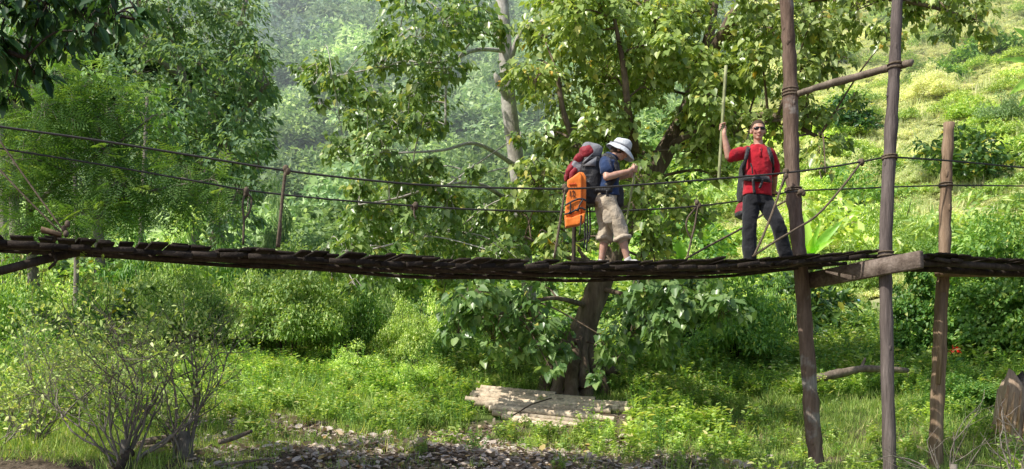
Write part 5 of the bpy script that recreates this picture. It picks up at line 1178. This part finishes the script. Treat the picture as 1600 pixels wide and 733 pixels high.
# hat: crown and drooping brim
hf = frame(Vector((.46, 0, .89)), (0, 1, 0)); hb = whc + fw_ @ Vector((0, -.005, .042))
hm = MB(); rg = []
for z, r_, k in ((.0, .105, 1), (.03, .104, 1), (.06, .100, 1), (.085, .090, 1), (.100, .070, 1), (.106, .03, 1), (.107, .004, 1)):
    rg.append([tuple(hb + hf @ Vector((r_ * .92 * math.cos(a) , -r_ * 1.08 * math.sin(a), z + .012 * math.sin(a) * (z > .05) + .004 * math.sin(3 * a)))) for a in np.arange(28) * 2 * math.pi / 28])
hm.loft(rg); 
hat = empty('sun_hat', tuple(hb)); hat.parent = wo; hat.matrix_parent_inverse = Matrix.Translation(-Vector(wo.location))
kid2(hm.build('crown', M['hatcloth'], None, True), hat, wo)
bm_ = MB(); rg = []; NB = 40
for (r_, dz, th) in ((.100, .006, 1), (.124, -.006, 1), (.146, -.022, 1), (.163, -.040, 1), (.165, -.046, 1), (.161, -.047, 1), (.144, -.029, 1), (.122, -.013, 1), (.096, -.002, 1)):
    ring = []
    for k in range(NB):
        a = 2 * math.pi * k / NB; fr_ = math.cos(a - math.pi / 2)          # 1 at the front of the brim
        ext = 1 + (.22 * max(0, fr_) - .05 * max(0, -fr_)) * (r_ - .1) / .09; rr_ = r_ * ext
        z = dz * (1.0 + .5 * max(0, fr_) + .35 * abs(math.sin(a - math.pi / 2))) + .008 * math.sin(5 * a) * (r_ - .1) / .09
        ring.append(tuple(hb + hf @ Vector((rr_ * .92 * math.cos(a), -rr_ * 1.06 * math.sin(a), z))))
    rg.append(ring)
bm_.loft(rg + [rg[0]]); kid2(bm_.build('brim', M['hatcloth'], None, True), hat, wo)
hbnd = MB(); rg = []
for z, r_ in ((.004, .108), (.022, .1075), (.022, .104), (.004, .104)):
    rg.append([tuple(hb + hf @ Vector((r_ * .92 * math.cos(a), -r_ * 1.08 * math.sin(a), z))) for a in np.arange(28) * 2 * math.pi / 28])
hbnd.loft(rg); kid2(hbnd.build('hat_band', M['grey'], None, True), hat, wo)
# shirt
t = MB(); torso_rings(t, [(w_at(950, 309), .165, .150), (w_at(949.5, 298), .162, .145), (w_at(950, 285), .152, .130), (w_at(951.5, 268), .168, .128), (w_at(951, 255), .170, .115), (w_at(952.5, 248), .125, .098), (w_at(956, 243.5), .075, .075)], side)
e1 = sN + (eN - sN) * .55; seg(t, [sN + Vector((0, .03, 0)), (sN + e1) / 2, e1], [.074, .076, .076]); e1 = sF + (eF - sF) * .55; seg(t, [sF, (sF + e1) / 2, e1], [.074, .076, .076])
wshirt = remeshed(t, 'shirt', M['navy'], .010, 2, wo, .018, 11)
c_ = MB(); c_.tube([tuple(wneck + Vector((.035 * math.cos(a) * 1.6 - .01, .062 * math.sin(a), .02 - .03 * math.cos(a)))) for a in np.linspace(0, 2 * math.pi, 20)], .019, 8); kid3(c_.build('collar', M['navy'], None, True), wshirt)
# trousers rolled below the knee
t = MB(); torso_rings(t, [(w_at(943, 322), .150, .145), (w_at(946, 308), .156, .142), (w_at(948, 298), .148, .135)], side)
cB, cF = kB + (aB - kB) * .27, kF + (aF - kF) * .27
seg(t, [w_at(943, 316, .075), (w_at(943, 316, .075) + kB) / 2, kB, cB], [.112, .108, .094, .092]); seg(t, [w_at(948, 316, -.075), (w_at(948, 316, -.075) + kF) / 2, kF, cF], [.114, .110, .096, .092])
tr = remeshed(t, 'trousers', M['khaki'], .010, 2, wo, .034, 8)
for c0, k, an in ((cB, kB, aB), (cF, kF, aF)):
    d = (an - k).normalized(); t = MB(); f3 = frame(d, (1, 0, 0))
    t.tube([tuple(c0 + f3 @ Vector((.083 * math.cos(a), .083 * math.sin(a), .020 + .008 * math.sin(3 * a)))) for a in np.linspace(0, 2 * math.pi, 24)], .030, 8)
    kid3(remeshed(t, 'rolled_cuff', M['khaki'], .009, 1, None, .014, 14), tr)
pk = MB(); packbox(pk, w_at(951, 338, -.158), .075, .02, .085, frame((-.15, 0, 1), (1, 0, 0))); kid3(remeshed(pk, 'thigh_pocket', M['khaki'], .009, 2, None, .012, 12), tr)
# sandals and socks
for an, to in ((aB, tB), (aF, tF)):
    t = MB(); d = to - an; d.z = 0; seg(t, [an + Vector((0, 0, .02)), an - Vector((0, 0, .035)), an + d * .45 - Vector((0, 0, .03))], [.041, .045, .042]); kid(remeshed(t, 'sock', M['sock'], .008, 2, None), wo)
    t = MB(); t.box(tuple(an + d * .38 - Vector((0, 0, .078))), (d.length * .72, .048, .012), frame((0, 0, 1), d), .5, bev=.01); so_ = kid(t.build('sandal', M['shoe']), wo)
    s3 = MB()
    for q in (.15, .62): s3.tube([tuple(an + d * q + Vector((0, .05 * math.cos(a), -.07 + .062 * math.sin(a)))) for a in np.linspace(0, math.pi, 10)], .009, 6)
    kid3(s3.build('sandal_strap', M['shoe'], None, True), so_)
# her stick
ps = MB(); ps.tube(catmull([tuple(st_bot), tuple((st_bot + st_top) / 2 + Vector((.012, 0, 0))), tuple(st_top)], 6), np.linspace(.011, .013, 13), 8); tag(ps.build('bamboo_stick', M['greenstick'], None, True), 'thin pale bamboo walking stick held by the walker in navy', 'walking stick')
# her backpack
bp = empty('backpack', tuple(w_at(922, 312, 0)), 'tall black and grey backpack with dark red lid on the walker in navy', 'backpack')
pf = frame((.10, 0, 1), (1, 0, 0))
k_ = MB(); packbox(k_, w_at(921, 281), .135, .165, .30, pf); kid(remeshed(k_, 'pack_body', M['black'], .012, 2, None, .02, 9), bp)
k_ = MB(); packbox(k_, w_at(924, 238, 0), .125, .150, .085, frame((.25, 0, 1), (1, 0, .25))); kid(remeshed(k_, 'lid', M['grey'], .010, 2, None, .02, 10), bp)
k_ = MB(); packbox(k_, w_at(917, 240, -.01), .085, .155, .075, frame((-.55, 0, 1), (1, 0, .5))); kid(remeshed(k_, 'lid_panel', M['dkred'], .010, 2, None, .02, 10), bp)
def tri(pts, dy, name, mat, th=.012):
    P = [w_at(x, y, dy) for x, y in pts]; mb = MB(); n = Vector((0, -th, 0)); mb.loft([[tuple(p) for p in P], [tuple(p + n) for p in P]]); return kid(mb.build(name, mat), bp)
tri([(911, 259), (932, 245), (931, 260)], -.168, 'side_panel', M['grey']); tri([(908, 258), (914, 250), (928, 238), (919, 250)], -.160, 'side_panel', M['grey'])
k_ = MB(); packbox(k_, w_at(902, 262, -.02), .075, .11, .095, frame((.5, 0, 1), (1, 0, -.3))); kid(remeshed(k_, 'front_pocket', M['grey'], .010, 2, None, .02, 10), bp)
k_ = MB(); packbox(k_, w_at(904, 250, -.03), .055, .12, .06, frame((.8, 0, 1), (1, 0, -.6))); kid(remeshed(k_, 'front_panel', M['dkred'], .010, 2, None, .015, 10), bp)
for (x, y, dy, l_) in ((888, 268, -.10, .07), (894, 272, -.14, .07), (899, 270, -.08, .08), (886, 276, -.02, .06), (891, 262, -.05, .05)):
    mb = MB(); mb.tube(catmull([tuple(w_at(x + 6, y - 8, dy)), tuple(w_at(x, y, dy - .01)), tuple(w_at(x - 1, y, dy) - Vector((0, 0, l_)))], 4), [.028, .03, .03, .032, .034, .034, .03, .026, .02], 8, jitter=.06); kid(mb.build('gear_loop', M['dkred'], None, True), bp)
strap([w_at(*q) for q in ((940, 246, -.11), (948, 243, -.135), (957, 247, -.15), (962, 256, -.15), (963, 270, -.16), (957, 284, -.165), (946, 291, -.15))], .055, .016, (.3, -1, .2), 'shoulder_strap', M['black'], bp)
strap([w_at(*q) for q in ((940, 246, .11), (948, 243, .135), (957, 247, .15), (964, 258, .15), (966, 272, .15))], .055, .016, (.3, 1, .2), 'shoulder_strap', M['black'], bp)
strap([w_at(*q) for q in ((930, 297, -.165), (945, 297.5, -.18), (958, 296, -.15), (967, 294, -.03), (967, 294, .08))], .06, .014, lambda p: (p - w_at(948, 297)) , 'hip_belt', M['black'], bp)
strap([w_at(*q) for q in ((949, 297, -.19), (949, 305, -.185), (949.5, 315, -.178))], .03, .008, (0, -1, 0), 'loose_strap', M['black'], bp)
k_ = MB(); packbox(k_, w_at(968, 309, -.02), .05, .08, .12, frame((0, 0, 1), (1, 0, 0))); kid(remeshed(k_, 'belt_pouch', M['black'], .010, 2, None), bp)
mb = MB(); mb.ellipsoid(w_at(955, 227, .02), (.03, .08, .045), None, 14, 10); kid(mb.build('rolled_hood', M['grey'], None, True), bp)
for (x, y0, y1, dy) in ((913, 350, 388, -.03), (917, 335, 392, .05), (921, 330, 378, .1)):
    strap([w_at(x, y0 - 25, dy), w_at(x + 1, (y0 + y1) / 2, dy), w_at(x - 1, y1, dy)], .02, .005, (0, -1, 0), 'loose_strap', M['black'], bp)
# life jacket hanging from the pack
lj = empty('life_jacket', tuple(w_at(900, 355, -.26)), 'orange life jacket marked 12 hanging from the walker\'s backpack', 'life jacket')
YL = -.285
def ljp(px, py, d): return w_at(px, py, YL + d)
def slab(outline, name, mat, th, parent=lj, d=0.0, vox=.009, wr=.012):
    """a padded panel with a given outline in the picture plane"""
    c = sum((Vector(ljp(x, y, d)) for x, y in outline), Vector()) / len(outline); P = [Vector(ljp(x, y, d)) for x, y in outline]; mb = MB(); rg = []
    for k, y in ((.93, -th), (.985, -th * .8), (1, -th * .35), (1, th * .35), (.985, th * .8), (.93, th)): rg.append([tuple(c + (p - c) * k + Vector((0, y, 0))) for p in P])
    mb.loft(rg); return kid(remeshed(mb, name, mat, vox, 2, None, wr, 9), parent)
slab([(886, 282), (896, 276), (906, 268.5), (909, 275), (909, 300), (908, 332), (905, 351), (897, 353), (883, 356), (882, 340), (884, 318), (885.5, 300)], 'front_panel', M['orange'], .040)
slab([(906, 269), (912, 270.5), (916, 277), (915.5, 300), (915, 330), (913, 347), (908, 350), (907, 330), (908, 300)], 'side_flap', M['orange'], .055, d=.05)
slab([(883, 342), (893, 341), (905, 336), (914, 334), (913, 348), (905, 353), (883, 356.5)], 'lower_roll', M['orange'], .058, d=-.012)
fn = (0, -1, 0)
for path in ([(883, 321), (892, 316), (902, 311.5), (911, 311), (916, 314)], [(882.5, 335), (890, 333), (900, 328), (908, 325), (915, 328)]):
    strap([ljp(x, y, -.055) for x, y in path], .020, .008, fn, 'strap', M['black'], lj)
strap([ljp(x, y, -.058) for x, y in ((891, 315), (891.5, 324), (890.5, 334))], .018, .008, fn, 'strap', M['black'], lj)
strap([ljp(x, y, -.058) for x, y in ((911, 312), (906, 320), (903, 328))], .016, .008, fn, 'strap', M['black'], lj)
strap([ljp(x, y, -.075) for x, y in ((908, 336), (907.5, 345), (907, 356), (905, 368))], .016, .006, fn, 'strap', M['black'], lj)
for x, y in ((902.5, 328.5), (890.8, 333)):
    mb = MB(); mb.box(tuple(ljp(x, y, -.066)), (.018, .008, .014), None, .5, bev=.004); kid(mb.build('buckle', M['lens']), lj)
def text(body, c, size, mat, name, parent, shear=0.0, sx=1.0):
    cu = bpy.data.curves.new('print', 'FONT'); cu.body = body; cu.size = size; cu.extrude = .0015; cu.align_x = 'CENTER'; cu.align_y = 'CENTER'; cu.shear = shear; cu.offset = size * .018
    o = bpy.data.objects.new('print', cu); COL.objects.link(o); o.location = c; o.rotation_euler = (R(90), 0, 0); o.scale = (sx, 1, 1); bpy.context.view_layer.update()
    dg = bpy.context.evaluated_depsgraph_get(); me = bpy.data.meshes.new_from_object(o.evaluated_get(dg)); me.transform(o.matrix_world); bpy.data.objects.remove(o); bpy.data.curves.remove(cu)
    return kid(link_mesh(name, me, mat), parent)
text('12', tuple(ljp(893.5, 303, -.0475)), .098, M['ink'], 'number', lj, 0, .82)
mb = MB()                              # a short line of print too worn to read
for k in range(9):
    x = 889.5 + k * 1.25; mb.box(tuple(ljp(x, 288.5 - .12 * k, -.0475)), (.0035, .002, .008 + .004 * (k % 3)), None, .5)
    if k % 2: mb.box(tuple(ljp(x + .5, 288.9 - .12 * k, -.0475)), (.004, .002, .0025), None, .5)
kid(mb.build('faded_print', M['inkred']), lj)
